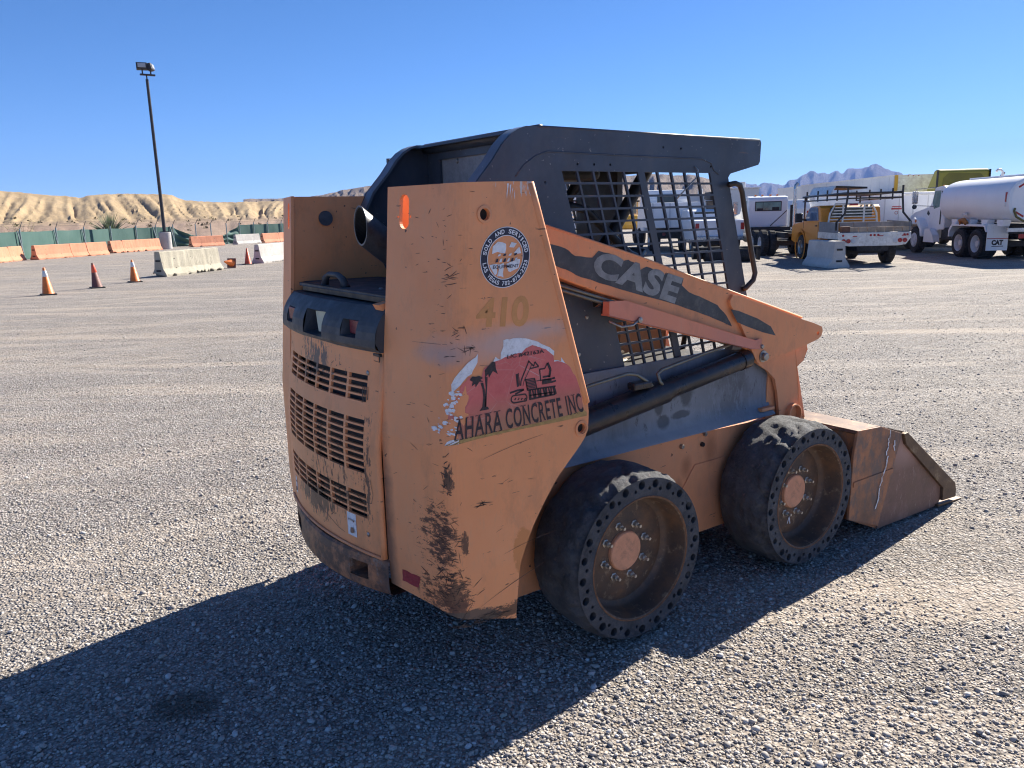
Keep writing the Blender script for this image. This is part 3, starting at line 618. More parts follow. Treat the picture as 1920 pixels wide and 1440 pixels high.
def boxmap(x0, x1, z0, z1, off=.0022, sh=0): return lambda u, v: SH(sc+x0+(x1-x0)*u+sh*v, zc+z0+(z1-z0)*v, off)
text_mb('EQUIPMENT', boxmap(-.045, .05, -.034, -.022), .01).obj('sticker_lettering', M_NAVY, TR)
for k in range(6): sk_poly('sticker_fragment', [(sc-.038+k*.014, zc-.014), (sc-.028+k*.014, zc-.013), (sc-.026+k*.014, zc-.002), (sc-.033+k*.014, zc-.004)], M_NAVY if k % 2 == 0 else M_WHITE, .0022, TR)
for k in range(4): sk_poly('sticker_fragment', [(sc-.03+k*.02, zc+.004), (sc-.02+k*.02, zc+.005), (sc-.018+k*.02, zc+.012), (sc-.027+k*.02, zc+.01)], M_NAVY if k % 2 else M_WHITE, .0022, TR)

# scratches: thin dark gouges on the near tower, clustered as on the machine
sm = MB(); rnd = random.Random(11)
def gouge(s, z, L, ang, wd):
    c_, s_ = math.cos(ang), math.sin(ang); n = 4; up = []; dn = []
    bend = rnd.uniform(-.12, .12)
    for i in range(n+1):
        t = i/n-.5; ww = wd*(1-(2*t)**2)*rnd.uniform(.5, 1)+.0002
        a = s+t*L*c_-bend*L*t*t*s_; b = z+t*L*s_+bend*L*t*t*c_
        up.append(SH(a-s_*ww, b+c_*ww, .0011)); dn.append(SH(a+s_*ww, b-c_*ww, .0011))
    k = len(up); sm.add(up+dn, [(i, i+1, i+1+k, i+k) for i in range(n)])
for (s0, z0, rs, rz, n, L, w_) in ((-.01, .43, .07, .10, 80, .03, .0016), (.10, .30, .18, .03, 90, .04, .0011), (-.03, .60, .06, .09, 60, .03, .0012), (-.015, .82, .02, .08, 24, .02, .0022), (-.03, 1.42, .03, .05, 16, .03, .0012), (.0, 1.25, .05, .08, 16, .02, .0014), (.05, 1.2, .03, .015, 10, .03, .001), (-.08, 1.5, .18, .2, 26, .014, .0009), (.2, .75, .3, .3, 16, .03, .0005), (-.16, .6, .12, .25, 22, .02, .0008), (-.02, 1.0, .25, .3, 14, .02, .0006), (.1, .7, .04, .01, 6, .04, .0016)):
    for _ in range(n):
        ang = rnd.gauss(0, .35) if rnd.random() < .75 else rnd.uniform(-1.5, 1.5)
        zz_ = z0+rnd.gauss(0, rz*.5); ss = s0+rnd.gauss(0, rs*.5)
        if zz_ < .30 or ss < SREAR+.03 or zz_ > 1.66: continue
        if ss > interp(zz_, XFR)-xf(zz_)-.03: continue
        gouge(ss, zz_, L*rnd.uniform(.4, 1.6), ang, w_*rnd.uniform(.4, 1.2))
sm.obj('paint_gouges', simple('gouge_steel', (.055, .032, .024), .6), TR, kind='stuff')
lm_ = MB(); sm = lm_
for a in ((.22, .40, .30, .30, .0009), (.30, .53, .22, .12, .0006), (.24, .87, .24, .16, .0006), (-.08, 1.215, .20, .02, .0005)): gouge(*a)
sm.obj('long_scratch', simple('scratch_brown', (.14, .07, .045), .6), TR, kind='stuff')

# engine door with punched louvres
def DX(y, z, off=0): return -.876-.058*(1-(y/.43)**2)+.042*smooth01((z-.80)/.38)-off
cols = []
for i in range(6):
    c0 = -.3525+i*.1175; cols.append((c0+.006, c0+.1115))
ys = [-.418]; hy = set()
for a, b in cols:
    ys.append(a); hy.add(len(ys)-1); ys.append((a+b)/2); hy.add(len(ys)-1); ys.append(b)
ys.append(.418)
zs = [.46, .52]; hz = {}
for g, (zb_, n) in enumerate(((.584, 4), (.745, 8), (.989, 4))):
    for k in range(n):
        zs.append(zb_+k*.024+.0035); hz[len(zs)-1] = (g, k); zs.append(zb_+(k+1)*.024-.0035)
zs += [1.13, 1.175]
dm = MB(); nyy, nzz = len(ys), len(zs)
for off in (0, .010): dm.v += [(DX(y, z, 0)+off, y, z) for z in zs for y in ys]
N_ = nyy*nzz
hole = lambda i, j: (i in hy) and (j in hz)
for j in range(nzz-1):
    for i in range(nyy-1):
        a = j*nyy+i; q = (a, a+nyy, a+nyy+1, a+1)
        if hole(i, j):
            nb = ((i-1, j, a, a+nyy), (i+1, j, a+nyy+1, a+1), (i, j-1, a+1, a), (i, j+1, a+nyy, a+nyy+1))
            for ii, jj, p0, p1 in nb:
                if not hole(ii, jj): dm.f.append((p0, p1, p1+N_, p0+N_))
        else: dm.f += [q, tuple(x+N_ for x in q[::-1])]
for j in range(nzz-1):
    for i0, fl in ((0, 0), (nyy-1, 1)):
        a = j*nyy+i0; dm.f.append((a, a+nyy, a+nyy+N_, a+N_) if fl else (a+nyy, a, a+N_, a+nyy+N_))
for i in range(nyy-1):
    dm.f.append((i, i+1, i+1+N_, i+N_)); a = (nzz-1)*nyy+i; dm.f.append((a+1, a, a+N_, a+1+N_))
DOOR = dm.obj('engine_door', M_DOOR, SK)
MB().grid(10, 2, lambda u, v: (DX(-.4+.41*u, .5+.62*v)+.028, -.4+.41*u, .5+.62*v)).obj('radiator_and_shade_screen', M_RAD, SK)
MB().grid(8, 2, lambda u, v: (DX(.01+.38*u, .5+.62*v)+.075, .01+.38*u, .5+.62*v)).obj('radiator_and_shade_screen', M_VOID, SK)  # black sheet painting the shaded void behind the left louvres, no radiator here
fan = MB()
for k in range(3): fan.cyl((-.80, .12+.1*k, .55), (-.80, .14+.1*k, 1.1), .012, seg=6)
fan.obj('cooling_pipe', M_CHAS, SK)
MB().tube([(DX(y, .46)-.0035, y, .462) for y in np.linspace(-.418, .418, 15)], .006, 6).obj('door_hem', M_OR2, DOOR, smooth=True)
MB().tube([(DX(-.415, z)+.004, -.417, z) for z in np.linspace(.46, 1.15, 12)], .012, 8).obj('door_hem', M_DOOR, DOOR, smooth=True)
for y, z in ((-.345, 1.09), (-.345, .53)):
    MB().lathe([(0, -.004), (.006, -.003), (.009, 0)], (DX(y, z), y, z), 'x', 14).obj('rivet', M_STEEL, DOOR, smooth=True)
MB().bb(DX(-.39, 1.14)-.004, DX(-.39, 1.14)+.02, -.415, -.355, 1.132, 1.160).obj('door_latch', M_BLK, DOOR, bevel=.003)
MB().bb(DX(-.39, 1.14)-.007, DX(-.39, 1.14)+.01, -.412, -.372, 1.136, 1.152).obj('latch_tongue', M_OR2, DOOR, bevel=.002)
# warning labels on the door
for (y0, z0, w_, h_) in ((-.225, .50, .055, .085), (.33, .50, .03, .07)):
    fn = lambda u, v: (DX(y0-w_*u, z0+h_*v)-.0012, y0-w_*u, z0+h_*v)
    lb = MB().grid(3, 3, fn).obj('warning_label', M_WHITE, DOOR)
    bm_ = MB()
    for k in range(5): bm_.add([(DX(y0-w_*(.12+.17*k), z0+h_*.7)-.002, y0-w_*(.12+.17*k), z0+h_*a) for a in (.66, .74)]+[(DX(y0, z0+h_*.7)-.002, y0-w_*(.24+.17*k), z0+h_*a) for a in (.74, .66)], [(0, 1, 2, 3)])
    bm_.add([(DX(y0-.02, z0)-.002, y0-w_*a, z0+h_*b) for a, b in ((.2, .1), (.35, .35), (.7, .4), (.85, .2), (.5, .12))], [(0, 1, 2, 3, 4)])
    bm_.obj('label_print', simple('label_brown_wear', (.3, .17, .11), .6), DOOR)
# door scratches incl. the scraped curl
sm = MB()
def dline(pts, wd):
    up = []; dn = []
    for i, (y, z) in enumerate(pts):
        a = pts[max(0, i-1)]; b = pts[min(len(pts)-1, i+1)]; L = math.dist(a, b) or 1; ny, nz_ = -(b[1]-a[1])/L, (b[0]-a[0])/L
        w2 = wd*rnd.uniform(.5, 1.2)
        up.append((DX(y, z)-.0011, y+ny*w2, z+nz_*w2)); dn.append((DX(y, z)-.0011, y-ny*w2, z-nz_*w2))
    k = len(up); sm.add(up+dn, [(i, i+1, i+1+k, i+k) for i in range(k-1)])
dline([(-.36, .79), (-.345, .71), (-.335, .62), (-.33, .575)], .001); dline([(-.285, .665), (-.34, .645), (-.375, .65), (-.385, .68), (-.375, .735)], .0012); dline([(-.345, .72), (-.37, .725)], .0008)
dline([(-.0, .55), (-.08, .53), (-.16, .505), (-.2, .50)], .001); dline([(.12, .545), (.09, .575), (.03, .585), (-.02, .54)], .001)
dline([(.36, 1.12), (.30, 1.08), (.25, 1.04)], .0008)
for _ in range(70):
    y = rnd.gauss(.0, .2); z = rnd.choice([rnd.gauss(.53, .03), rnd.gauss(1.1, .03), rnd.uniform(.5, 1.1)]); L = rnd.uniform(.005, .025); a = rnd.gauss(1.5, .7)
    if abs(y) < .39 and .48 < z < 1.13: dline([(y, z), (y+L*.5*math.cos(a), z+L*.5*math.sin(a)), (y+L*math.cos(a), z+L*math.sin(a)+.002)], .0012)
for k in range(4): dline([(-.325-k*.009, 1.045), (-.328-k*.009, .99+.004*k)], .0026)
sm.obj('paint_gouges', simple('gouge_grey', (.075, .055, .045), .6), DOOR, kind='stuff')

# rear lamp cowl (black plastic) with recesses
def LX(y, z):
    base = -.866-.040*(1-(y/.425)**2); t = (z-1.165)/.14
    return base+.012-.012*smooth01(t*8)+.055*max(0, t-.25)**2*1.6+(.004 if z < 1.178 else 0)
recs = ((-.315, -.215, 1.205, 1.262), (-.075, .105, 1.185, 1.272), (.245, .335, 1.205, 1.262))
yy = sorted(set([-.425, .425]+[round(v, 4) for v in np.linspace(-.41, .41, 22)]+[v for r in recs for v in r[:2]])); zz_ = sorted(set([1.165, 1.172, 1.178, 1.19, 1.23, 1.25, 1.285, 1.30, 1.31]+[v for r in recs for v in r[2:]]))
cm = MB()
cm.v += [(LX(y, z), y, z) for z in zz_ for y in yy]; ny_ = len(yy)
inr = lambda y, z: any(r[0] < y < r[1] and r[2] < z < r[3] for r in recs)
for j in range(len(zz_)-1):
    for i in range(ny_-1):
        if not inr((yy[i]+yy[i+1])/2, (zz_[j]+zz_[j+1])/2): a = j*ny_+i; cm.f.append((a, a+ny_, a+ny_+1, a+1))
# top deck and closed bottom, ends
cm.grid(16, 3, lambda u, v: (LX(-.425+.85*u, 1.31)+.07*v, -.425+.85*u, 1.31+.008*v-.008*v*v), flip=True)
cm.grid(16, 1, lambda u, v: (LX(-.425+.85*u, 1.165)+.04*v, -.425+.85*u, 1.165))
for y, fl in ((-.425, 0), (.425, 1)):
    cm.add([(LX(y, z), y, z) for z in (1.165, 1.2, 1.25, 1.28, 1.31)]+[(-.80, y, 1.31), (-.80, y, 1.165)], [tuple(range(7))[::(1 if fl else -1)]])
COWL = cm.obj('lamp_cowl', M_PLAS, SK)
for r in recs:
    dp = .045; bx = MB(); y0, y1, z0, z1 = r
    A = [(LX(y, z), y, z) for y, z in ((y0, z0), (y1, z0), (y1, z1), (y0, z1))]; dpt = dp if y1-y0 < .12 else .06
    B = [(LX(0, z0)*0+LX((y0+y1)/2, z0)+dpt, y, z) for y, z in ((y0+.008, z0+.006), (y1-.008, z0+.006), (y1-.008, z1-.004), (y0+.008, z1-.004))]
    bx.add(A+B, [(0, 1, 5, 4), (1, 2, 6, 5), (2, 3, 7, 6), (3, 0, 4, 7), (4, 5, 6, 7)]); bx.obj('lamp_recess', M_PLAS, COWL)
    if y1-y0 < .12: MB().bb(A[0][0]+.02, A[0][0]+.03, y0+.004 if y0 < 0 else y0+.002, y1-.016 if y0 < 0 else y1-.010, z0+.008, z1-.003).obj('red_lens', M_REDL, COWL, bevel=.002)
    else: MB().add([(LX(0, 1.2)+.052, -.055, 1.193), (LX(0, 1.2)+.030, .02, 1.193), (LX(0, 1.2)+.030, .035, 1.267), (LX(0, 1.2)+.052, -.068, 1.267)], [(0, 1, 2, 3)]).obj('pale_lens', M_PALE, COWL)
    
# engine hood lid with handle
hd = MB(); hd.poly([(-.805, .37), (-.80, -.415), (-.44, -.415), (-.44, .415), (-.76, .415)], 1.336, 1.344, 'z'); HOOD = hd.obj('hood_lid', M_PLAS, SK, bevel=.003)
MB().poly([(-.80, .35), (-.78, .35), (-.74, .40), (-.44, .40), (-.44, -.41), (-.80, -.41)], 1.318, 1.3355, 'z').obj('lid_lip', M_BLK, HOOD)
hz0 = 1.344
MB().tube([(-.765, .205, hz0-.004), (-.763, .195, hz0+.028), (-.76, .165, hz0+.042), (-.757, .09, hz0+.042), (-.755, .055, hz0+.028), (-.752, .035, hz0-.004)], [.015, .013, .011, .011, .013, .017], 10).obj('lid_handle', M_PLAS, HOOD, smooth=True)
MB().lathe([(0, .006), (.006, .005), (.009, 0)], (-.70, -.15, hz0), 'z', 10).obj('lid_bolt', M_STEEL, HOOD)
eb = MB().bb(-.80, -.42, -.418, .418, .45, 1.30); eb.obj('engine_bay', M_VOID, SK)
MB().poly([(-.84, 1.318), (-.78, 1.33), (-.78, 1.285), (-.83, 1.30)], -.415, -.37, 'y').obj('orange_bracket', M_OR, SK)
# exhaust stack
ex = MB(); pa = [Vector(p) for p in ((-.695, .0, 1.565), (-.60, 0, 1.49), (-.53, 0, 1.435), (-.50, 0, 1.38), (-.49, 0, 1.30))]
def open_tube(pts, ro, ri, cut):
    m = MB(); seg = 28; n = len(pts)
    for r_ in (ro, ri):
        k0 = len(m.v)
        for i, p in enumerate(pts):
            d = (pts[min(i+1, n-1)]-pts[max(i-1, 0)]).normalized(); a = Vector((0, 1, 0)); b = d.cross(a).normalized()
            for k in range(seg):
                t = 2*math.pi*k/seg; q = p+(a*math.cos(t)+b*math.sin(t))*r_
                if i == 0: q = q-d*((q.x-p.x)/d.x)*cut
                m.v.append(tuple(q))
        for j in range(n-1):
            for k in range(seg):
                a_ = k0+j*seg+k; b_ = k0+j*seg+(k+1) % seg; q = (a_, b_, b_+seg, a_+seg); m.f.append(q if r_ == ro else q[::-1])
    for k in range(seg): m.f.append((k, (k+1) % seg, n*seg+(k+1) % seg, n*seg+k))
    return m
EX = open_tube(pa, .057, .052, 1.0).obj('exhaust_pipe', M_EXH, SK, auto=40)
open_tube([pa[0].lerp(pa[1], .03)]+pa[1:3], .0515, .0505, 1.0).obj('exhaust_shade_liner', M_VOID, EX)  # added black liner, puts shade on the pipe's lit inner wall
MB().cyl((-.650, 0, 1.5295), (-.58, 0, 1.475), .0515, seg=24).obj('exhaust_shade_plug', M_VOID, EX)  # added black plug, painted shade deeper in the pipe

# rear bumper casting with two slots
def BX(y, off=0): return -.868-.082*(1-(y/.44)**2)-off
sl_ = ((-.335, -.235), (.235, .335)); yb = sorted(set([-.432, .432]+list(np.round(np.linspace(-.43, .43, 19), 4))+[v for s_ in sl_ for v in s_])); zb = [.325, .335, .365, .425, .45, .458]
ins = [.014, .004, 0, 0, .004, .012]
bm_ = MB(); bm_.v += [(BX(y)+ins[j], y, z-.012*(1-(y/.43)**2)) for j, z in enumerate(zb) for y in yb]; n_ = len(yb)
for j in range(len(zb)-1):
    for i in range(n_-1):
        ym = (yb[i]+yb[i+1])/2
        if j == 2 and any(a < ym < b for a, b in sl_): continue
        a = j*n_+i; bm_.f.append((a, a+n_, a+n_+1, a+1))
bm_.grid(18, 1, lambda u, v: (BX(-.432+.864*u)+.012+.10*v, -.432+.864*u, .458-.012*(1-((-.432+.864*u)/.43)**2)), flip=True)
bm_.grid(18, 1, lambda u, v: (BX(-.432+.864*u)+.014+.10*v, -.432+.864*u, .325-.012*(1-((-.432+.864*u)/.43)**2)))
BUM = bm_.obj('rear_bumper', M_BUM, SK)
for a, b in sl_:
    dz = .012*(1-(a/.43)**2); MB().add([(BX(y), y, z-dz) for y, z in ((a, .365), (b, .365), (b, .425), (a, .425))]+[(BX((a+b)/2)+.06, y, z-dz) for y, z in ((a, .365), (b, .365), (b, .425), (a, .425))], [(0, 1, 5, 4), (1, 2, 6, 5), (2, 3, 7, 6), (3, 0, 4, 7), (4, 5, 6, 7)]).obj('bumper_pocket', M_BUM, BUM)
# chassis tub, chain cases, side panels
MB().bb(-.62, 1.12, -.40, .40, .22, .56).obj('chassis_tub', M_CHAS, SK)
MB().poly([(-.42, .9), (-.42, .56), (-.80, .56), (-.80, .95), (-.42, .95)], -.40, .40, 'y').obj('engine_bulkhead', M_CHAS, SK)
for sd_ in (-1, 1):
    MB().poly([(-.50, .24), (-.42, .175), (1.14, .175), (1.20, .25), (1.22, .62), (.1, .655), (-.5, .66)], sd_*.44, sd_*.465, 'y').obj('chain_case', M_OR2, SK, bevel=.004)
    MB().poly([(.52, .40), (.60, .50), (.98, .50), (.98, .22), (.52, .22)], sd_*.4655, sd_*.470, 'y').obj('access_cover', M_OR2, SK, bevel=.002)
    pm = MB(); prof = [(.985, .442), (.75, .444), (.70, .449), (.672, .466), (.655, .490), (.648, .492)]
    pm.grid(20, 5, lambda u, v: (-.30+1.42*u, sd_*prof[int(round(v*5))][1], prof[int(round(v*5))][0]), flip=sd_ > 0)
    pm.grid(20, 1, lambda u, v: (-.30+1.42*u, sd_*(.432+.01*v), .985), flip=sd_ < 0)
    pm.obj('side_panel', M_PAN, SK, auto=40)
    MB().poly([(1.115, .985), (1.10, .60), (1.20, .60), (1.24, .985)], sd_*.43, sd_*.45, 'y').obj('front_post_plate', M_OR2, SK)
    MB().bb(1.03, 1.125, sd_*.445, sd_*.485, .668, .684).obj('step_lug', M_OR2, SK, bevel=.004)
    for x, z in ((.515, .60), (.66, .63), (.645, .585), (.33, .52)):
        b0 = MB().lathe([(0, -.012), (.009, -.012), (.011, -.006), (.011, 0)] if sd_ < 0 else [(0, .012), (.009, .012), (.011, .006), (.011, 0)], (x, sd_*.4655, z), 'y', 8).obj('case_bolt', M_STEEL if z > .55 and x != .645 else M_BLK, SK)
# wheels
RT = .334
def wheel(side, x):
    rm = MB(); yo = side*.757
    s_ = side
    prof = [(.240, .752), (.237, .757), (.232, .755), (.229, .74), (.224, .70), (.222, .675), (.216, .664), (.200, .655), (.17, .660), (.08, .660), (.0, .660)]
    rm.lathe([(r, s_*h) for r, h in prof], (0, 0, 0), 'y', 56)
    rim = rm.obj('wheel', M_RIM, SK, auto=35); rim.location = (x, 0, RT)
    MB().lathe([(.2415, s_*.753), (.2405, s_*.7595), (.2355, s_*.7595), (.235, s_*.752)], (0, 0, 0), 'y', 56).obj('rim_lip', M_RIMLIP, rim, smooth=True)
    MB().lathe([(.079, s_*.659), (.077, s_*.670), (.073, s_*.674), (0, s_*.675)], (0, 0, 0), 'y', 32).obj('hub_cap', M_HUB, rim, auto=30)
    nut = None
    for k in range(8):
        a = 2*math.pi*(k+.35)/8
        if nut is None:
            m = MB().lathe([(.016, s_*.660), (.016, s_*.662), (.0118, s_*.664), (.0118, s_*.677), (.0095, s_*.681), (.0065, s_*.681), (.0065, s_*.696), (0, s_*.696)], (0, 0, 0), 'y', 6); nut = m.obj('wheel_nut', M_NUT, rim); o = nut
        else: o = nut.copy(); COL.objects.link(o)
        o.parent = rim; o.location = (.107*math.cos(a), 0, .107*math.sin(a))
    # tyre: worn solid tyre with aperture holes
    tm = MB(); seg = 200
    prof = []
    yi, yo2 = .500, .752
    for k in range(27):
        t = k/26; y = yi+(yo2-yi)*t; u = 2*t-1; r = RT-.004-.006*abs(u)**2-.016*abs(u)**6-(.008*smooth01((t-.86)/.14)); prof.append((r, s_*y))
    prof = [(.235, s_*(yi+.02)), (.30, s_*(yi+.003))]+prof+[(.308, s_*.7575)]
    off = 13.7*x+5*side
    def fn(r, h, t):
        if r < .303 or (abs(h) > .756): return 0
        e = smooth01((abs(h)-.60)/.13); p = (math.cos(t)*RT*9+off, abs(h)*11, math.sin(t)*RT*9)
        cl = noise.noise(Vector((math.cos(t)*RT*15+off, abs(h)*13, math.sin(t)*RT*15)))
        v = fbm(p, 3)*.009-.014*max(0., cl-.08)*(.6+e)*1.6-.0025*(1 if noise.noise(Vector((math.cos(t)*RT*40, abs(h)*30+off, math.sin(t)*RT*40))) > .28 else 0)
        q = (math.cos(t)*RT*26+off, abs(h)*34, math.sin(t)*RT*26)
        lump = max(0., noise.noise(Vector(q)))
        v -= lump*.026*e+.004*max(0, noise.noise(Vector((q[0]*2, q[1]*1.5, q[2]*2))))*(.3+e)
        return v
    tm.lathe(prof, (0, 0, 0), 'y', seg, fn=fn)
    # sidewall annulus with two rings of holes
    yf = s_*.7575
    outer = [(.308*math.cos(2*math.pi*k/seg), .308*math.sin(2*math.pi*k/seg)) for k in range(seg)]
    holes = [[(.2385*math.cos(-2*math.pi*k/72), .2385*math.sin(-2*math.pi*k/72)) for k in range(72)]]
    hc = []
    rr_ = random.Random(int(x*10)+3)
    for k in range(24):
        a = 2*math.pi*(k+.1+rr_.uniform(-.09, .09))/24; b = 2*math.pi*(k+.6+rr_.uniform(-.12, .12))/24
        hc.append((.286*math.cos(a), .286*math.sin(a), .0152*rr_.uniform(.88, 1.10))); hc.append((.269*math.cos(b), .269*math.sin(b), .0070*rr_.uniform(.8, 1.25)))
    for cx_, cz_, r_h in hc: holes.append([(cx_+r_h*math.cos(-2*math.pi*k/12), cz_+r_h*math.sin(-2*math.pi*k/12)) for k in range(12)])
    loops = [outer]+holes; fl = [q for l in loops for q in l]; tri = tessellate_polygon([[Vector((a, b, 0)) for a, b in l] for l in loops])
    tm.add([(a, yf, b) for a, b in fl], [tuple(t) for t in tri])
    for cx_, cz_, r_h in hc:
        ring = [(cx_+r_h*math.cos(2*math.pi*k/12), cz_+r_h*math.sin(2*math.pi*k/12)) for k in range(12)]
        tm.add([(a, yf, b) for a, b in ring]+[(a*.99+cx_*.01, yf-s_*.05, b) for a, b in ring], [(k, (k+1) % 12, (k+1) % 12+12, k+12) for k in range(12)]+[tuple(range(12, 24))])
    ty = tm.obj('tyre', M_RUB, rim, auto=50)
    return rim
for sd_ in (-1, 1):
    for x in (0., 1.04): wheel(sd_, x)
# paint marks on the wheel discs
mk = MB()
def stroke(pts, w_, y=-.6625, c0=(0, RT)):
    for (a, b), (c_, d_) in zip(pts[:-1], pts[1:]):
        L = math.hypot(c_-a, d_-b); nx, nz_ = -(d_-b)/L*w_, (c_-a)/L*w_
        mk.add([(c0[0]+a+nx, y, c0[1]+b+nz_), (c0[0]+c_+nx, y, c0[1]+d_+nz_), (c0[0]+c_-nx, y, c0[1]+d_-nz_), (c0[0]+a-nx, y, c0[1]+b-nz_)], [(0, 1, 2, 3)])
stroke([(-.155, .055), (-.135, .10), (-.125, .05)], .003); stroke([(-.15, .075), (-.128, .072)], .003)
for ox in ((-.14, -.12), (-.03, -.15)): stroke([(ox[0], ox[1]), (ox[0]+.012, ox[1]+.03), (ox[0]+.02, ox[1]-.005)], .003, c0=(1.04, RT))
mk.obj('chalk_mark', M_WHITE, SK)

# cage: two punched side plates, roof, rear flanges
outl = [(-.50, 1.63), (-.464, 1.697), (-.392, 1.774), (-.351, 1.827), (-.317, 1.858), (-.283, 1.878), (-.248, 1.889), (-.202, 1.890), (1.015, 1.882), (1.022, 1.87), (1.018, 1.79), (1.008, 1.777), (.825, 1.738), (.812, 1.722), (.962, 1.215), (1.055, .95), (-.30, .95), (-.34, 1.25)]
mL = lambda z: .2865+.30*(1.744-z); mR = lambda z: .3125+.303*(1.744-z); eL = lambda z: -.1+.295*(1.744-z); eR = lambda z: .699+.285*(1.748-z)
gh = []
def rows(z0, z1, n, lsh):
    dz = (z0-z1)/n
    for r in range(n):
        za, zb2 = z0-r*dz-.0042, z0-(r+1)*dz+.0042
        for (A, B) in ((lambda z: eL(z)+lsh, mL), (mR, eR)):
            for c in range(5):
                def xx(z, k): return A(z)+(B(z)-A(z))*k/5
                g_ = .0046; pa_ = [(xx(za, c)+g_, za), (xx(za, c+1)-g_, za), (xx(zb2, c+1)-g_, zb2), (xx(zb2, c)+g_, zb2)]
                if min(p[0] for p in pa_[1:3]) - max(pa_[0][0], pa_[3][0]) < .01: continue
                gh.append(pa_[::-1])
rows(1.744, 1.2303, 11, 0); rows(1.168, .978, 4, .09)
bh = [[(x+.005*math.cos(-a), z+.005*math.sin(-a)) for a in np.linspace(0, 2*math.pi, 11)[:-1]] for x, z in ((-.02, 1.765), (.06, 1.765), (.14, 1.765), (.42, 1.835), (.52, 1.833), (-.17, 1.70), (.70, 1.765))]
for sd_ in (-1, 1):
    CG = MB().poly(outl, sd_*.427, sd_*.417, 'y', holes=gh+bh).obj('cage_side_plate', M_CAGE, SK)
    # stiffening fold line and rear flange
    fz = [(-.50, 1.63), (-.464, 1.697), (-.392, 1.774), (-.351, 1.827), (-.317, 1.858), (-.283, 1.878), (-.248, 1.889), (-.202, 1.890)]
    m = MB(); k = len(fz); m.v += [(a, sd_*.427, b) for a, b in fz]+[(a, sd_*.360, b) for a, b in fz]+[(a+.008, sd_*.427, b-.006) for a, b in fz]+[(a+.008, sd_*.360, b-.006) for a, b in fz]
    for i in range(k-1): m.f += [(i, i+1, i+1+k, i+k), (i+2*k, i+3*k, i+1+3*k, i+1+2*k), (i+k, i+1+k, i+1+3*k, i+3*k)]
    m.obj('rear_flange', m_dark('blue_grey_flange_paint', (.10, .115, .14), .2, .38) if sd_ < 0 else bpy.data.materials['blue_grey_flange_paint'], CG, auto=40)
    rl = [(-.30, 1.72), (-.26, 1.76), (-.21, 1.79), (-.16, 1.806), (.2, 1.80), (.64, 1.796), (.70, 1.78), (.72, 1.75), (.75, 1.735)]
    MB().tube([(a, sd_*.4275, b) for a, b in rl], .003, 6).obj('weld_bead', M_CAGE, CG, smooth=True)
    for x, z in ((-.24, 1.64), (.02, 1.20), (-.02, 1.06), (.02, 1.30), (-.09, 1.41)):
        MB().lathe([(0, -sd_*-.004), (.007, sd_*.003), (.008, 0)], (x, sd_*.427, z), 'y', 10).obj('plate_bolt', M_STEEL, CG)
    # tubular grab handle at the front
    MB().tube([(.79, sd_*.45, 1.692), (.83, sd_*.45, 1.697), (.86, sd_*.45, 1.690), (.878, sd_*.45, 1.66), (.90, sd_*.45, 1.58), (.968, sd_*.45, 1.36), (.985, sd_*.45, 1.31), (.975, sd_*.45, 1.28), (.935, sd_*.44, 1.245), (.925, sd_*.43, 1.24)], .0115, 10).obj('grab_handle', simple('brown_black_tube', (.05, .038, .032), .4, .3) if sd_ < 0 else bpy.data.materials['brown_black_tube'], SK, smooth=True)
for sd_ in (-1, 1): MB().tube([(-.20, sd_*.423, 1.8885), (1.013, sd_*.423, 1.8805)], .0055, 8).obj('roof_edge_bead', M_CAGE, SK, smooth=True)
MB().poly([(-.248, 1.884), (-.20, 1.8885), (1.012, 1.8805), (1.012, 1.872), (-.20, 1.878), (-.25, 1.874)], -.4165, .4165, 'y').obj('roof_panel', M_CAGE, SK)
MB().tube([(-.175, -.41, 1.878), (-.175, .41, 1.878)], .022, 12).obj('roof_rear_tube', M_CAGE, SK, smooth=True)
MB().bb(.985, 1.012, -.4165, .4165, 1.78, 1.871).obj('roof_front_bar', M_CAGE, SK)
rw = [(-.33, 1.705), (.33, 1.705), (.33, 1.835), (-.33, 1.835)]
MB().poly([(-.416, 1.30), (.416, 1.30), (.416, 1.868), (-.416, 1.868)], -.165, -.155, 'x', holes=[[(-.26, 1.60), (-.26, 1.828), (.315, 1.828), (.315, 1.60)]]).obj('rear_cab_panel', M_CAGE, SK)
RW = MB().bb(-.152, -.148, -.30, .33, 1.58, 1.84).obj('rear_window', M_POLY, SK)
for y, z in ((.19, 1.815), (-.05, 1.79), (.0, 1.70)): MB().lathe([(0, -.006), (.008, -.005), (.011, 0)], (-.1525, y, z), 'x', 12).obj('window_bolt', M_STEEL, RW)
# seat, lap bar, footwell, levers
st_ = MB().box((.12, 0, 1.08), (.46, .44, .12)); SEAT = st_.obj('seat', M_SEAT, SK, bevel=.03)
MB().box((-.09, 0, 1.32), (.12, .44, .46), Matrix.Rotation(rad(-12), 3, 'Y')).obj('seat_back', M_SEAT, SEAT, bevel=.03)
MB().tube([(-.05, -.30, 1.56), (.05, -.30, 1.62), (.13, -.30, 1.60), (.36, -.30, 1.42), (.42, -.30, 1.40), (.46, -.28, 1.42), (.47, -.1, 1.43), (.47, .1, 1.43), (.46, .28, 1.42), (.42, .30, 1.40), (.36, .30, 1.42), (.13, .30, 1.60), (.05, .30, 1.62), (-.05, .30, 1.56)], .017, 10).obj('lap_bar', M_BLK, SK, smooth=True)
MB().tube([(.62, -.16, 1.80), (.60, -.15, 1.76), (.40, -.15, 1.50), (.33, -.14, 1.42)], .028, 10).obj('gas_strut', M_BLK, SK, smooth=True)
MB().tube([(.58, .24, 1.80), (.56, .24, 1.76), (.34, .24, 1.48)], .025, 8).obj('gas_strut', M_BLK, SK, smooth=True)
MB().bb(-.05, .30, -.20, .25, 1.72, 1.80).obj('overhead_console', M_BLK, SK, bevel=.02)
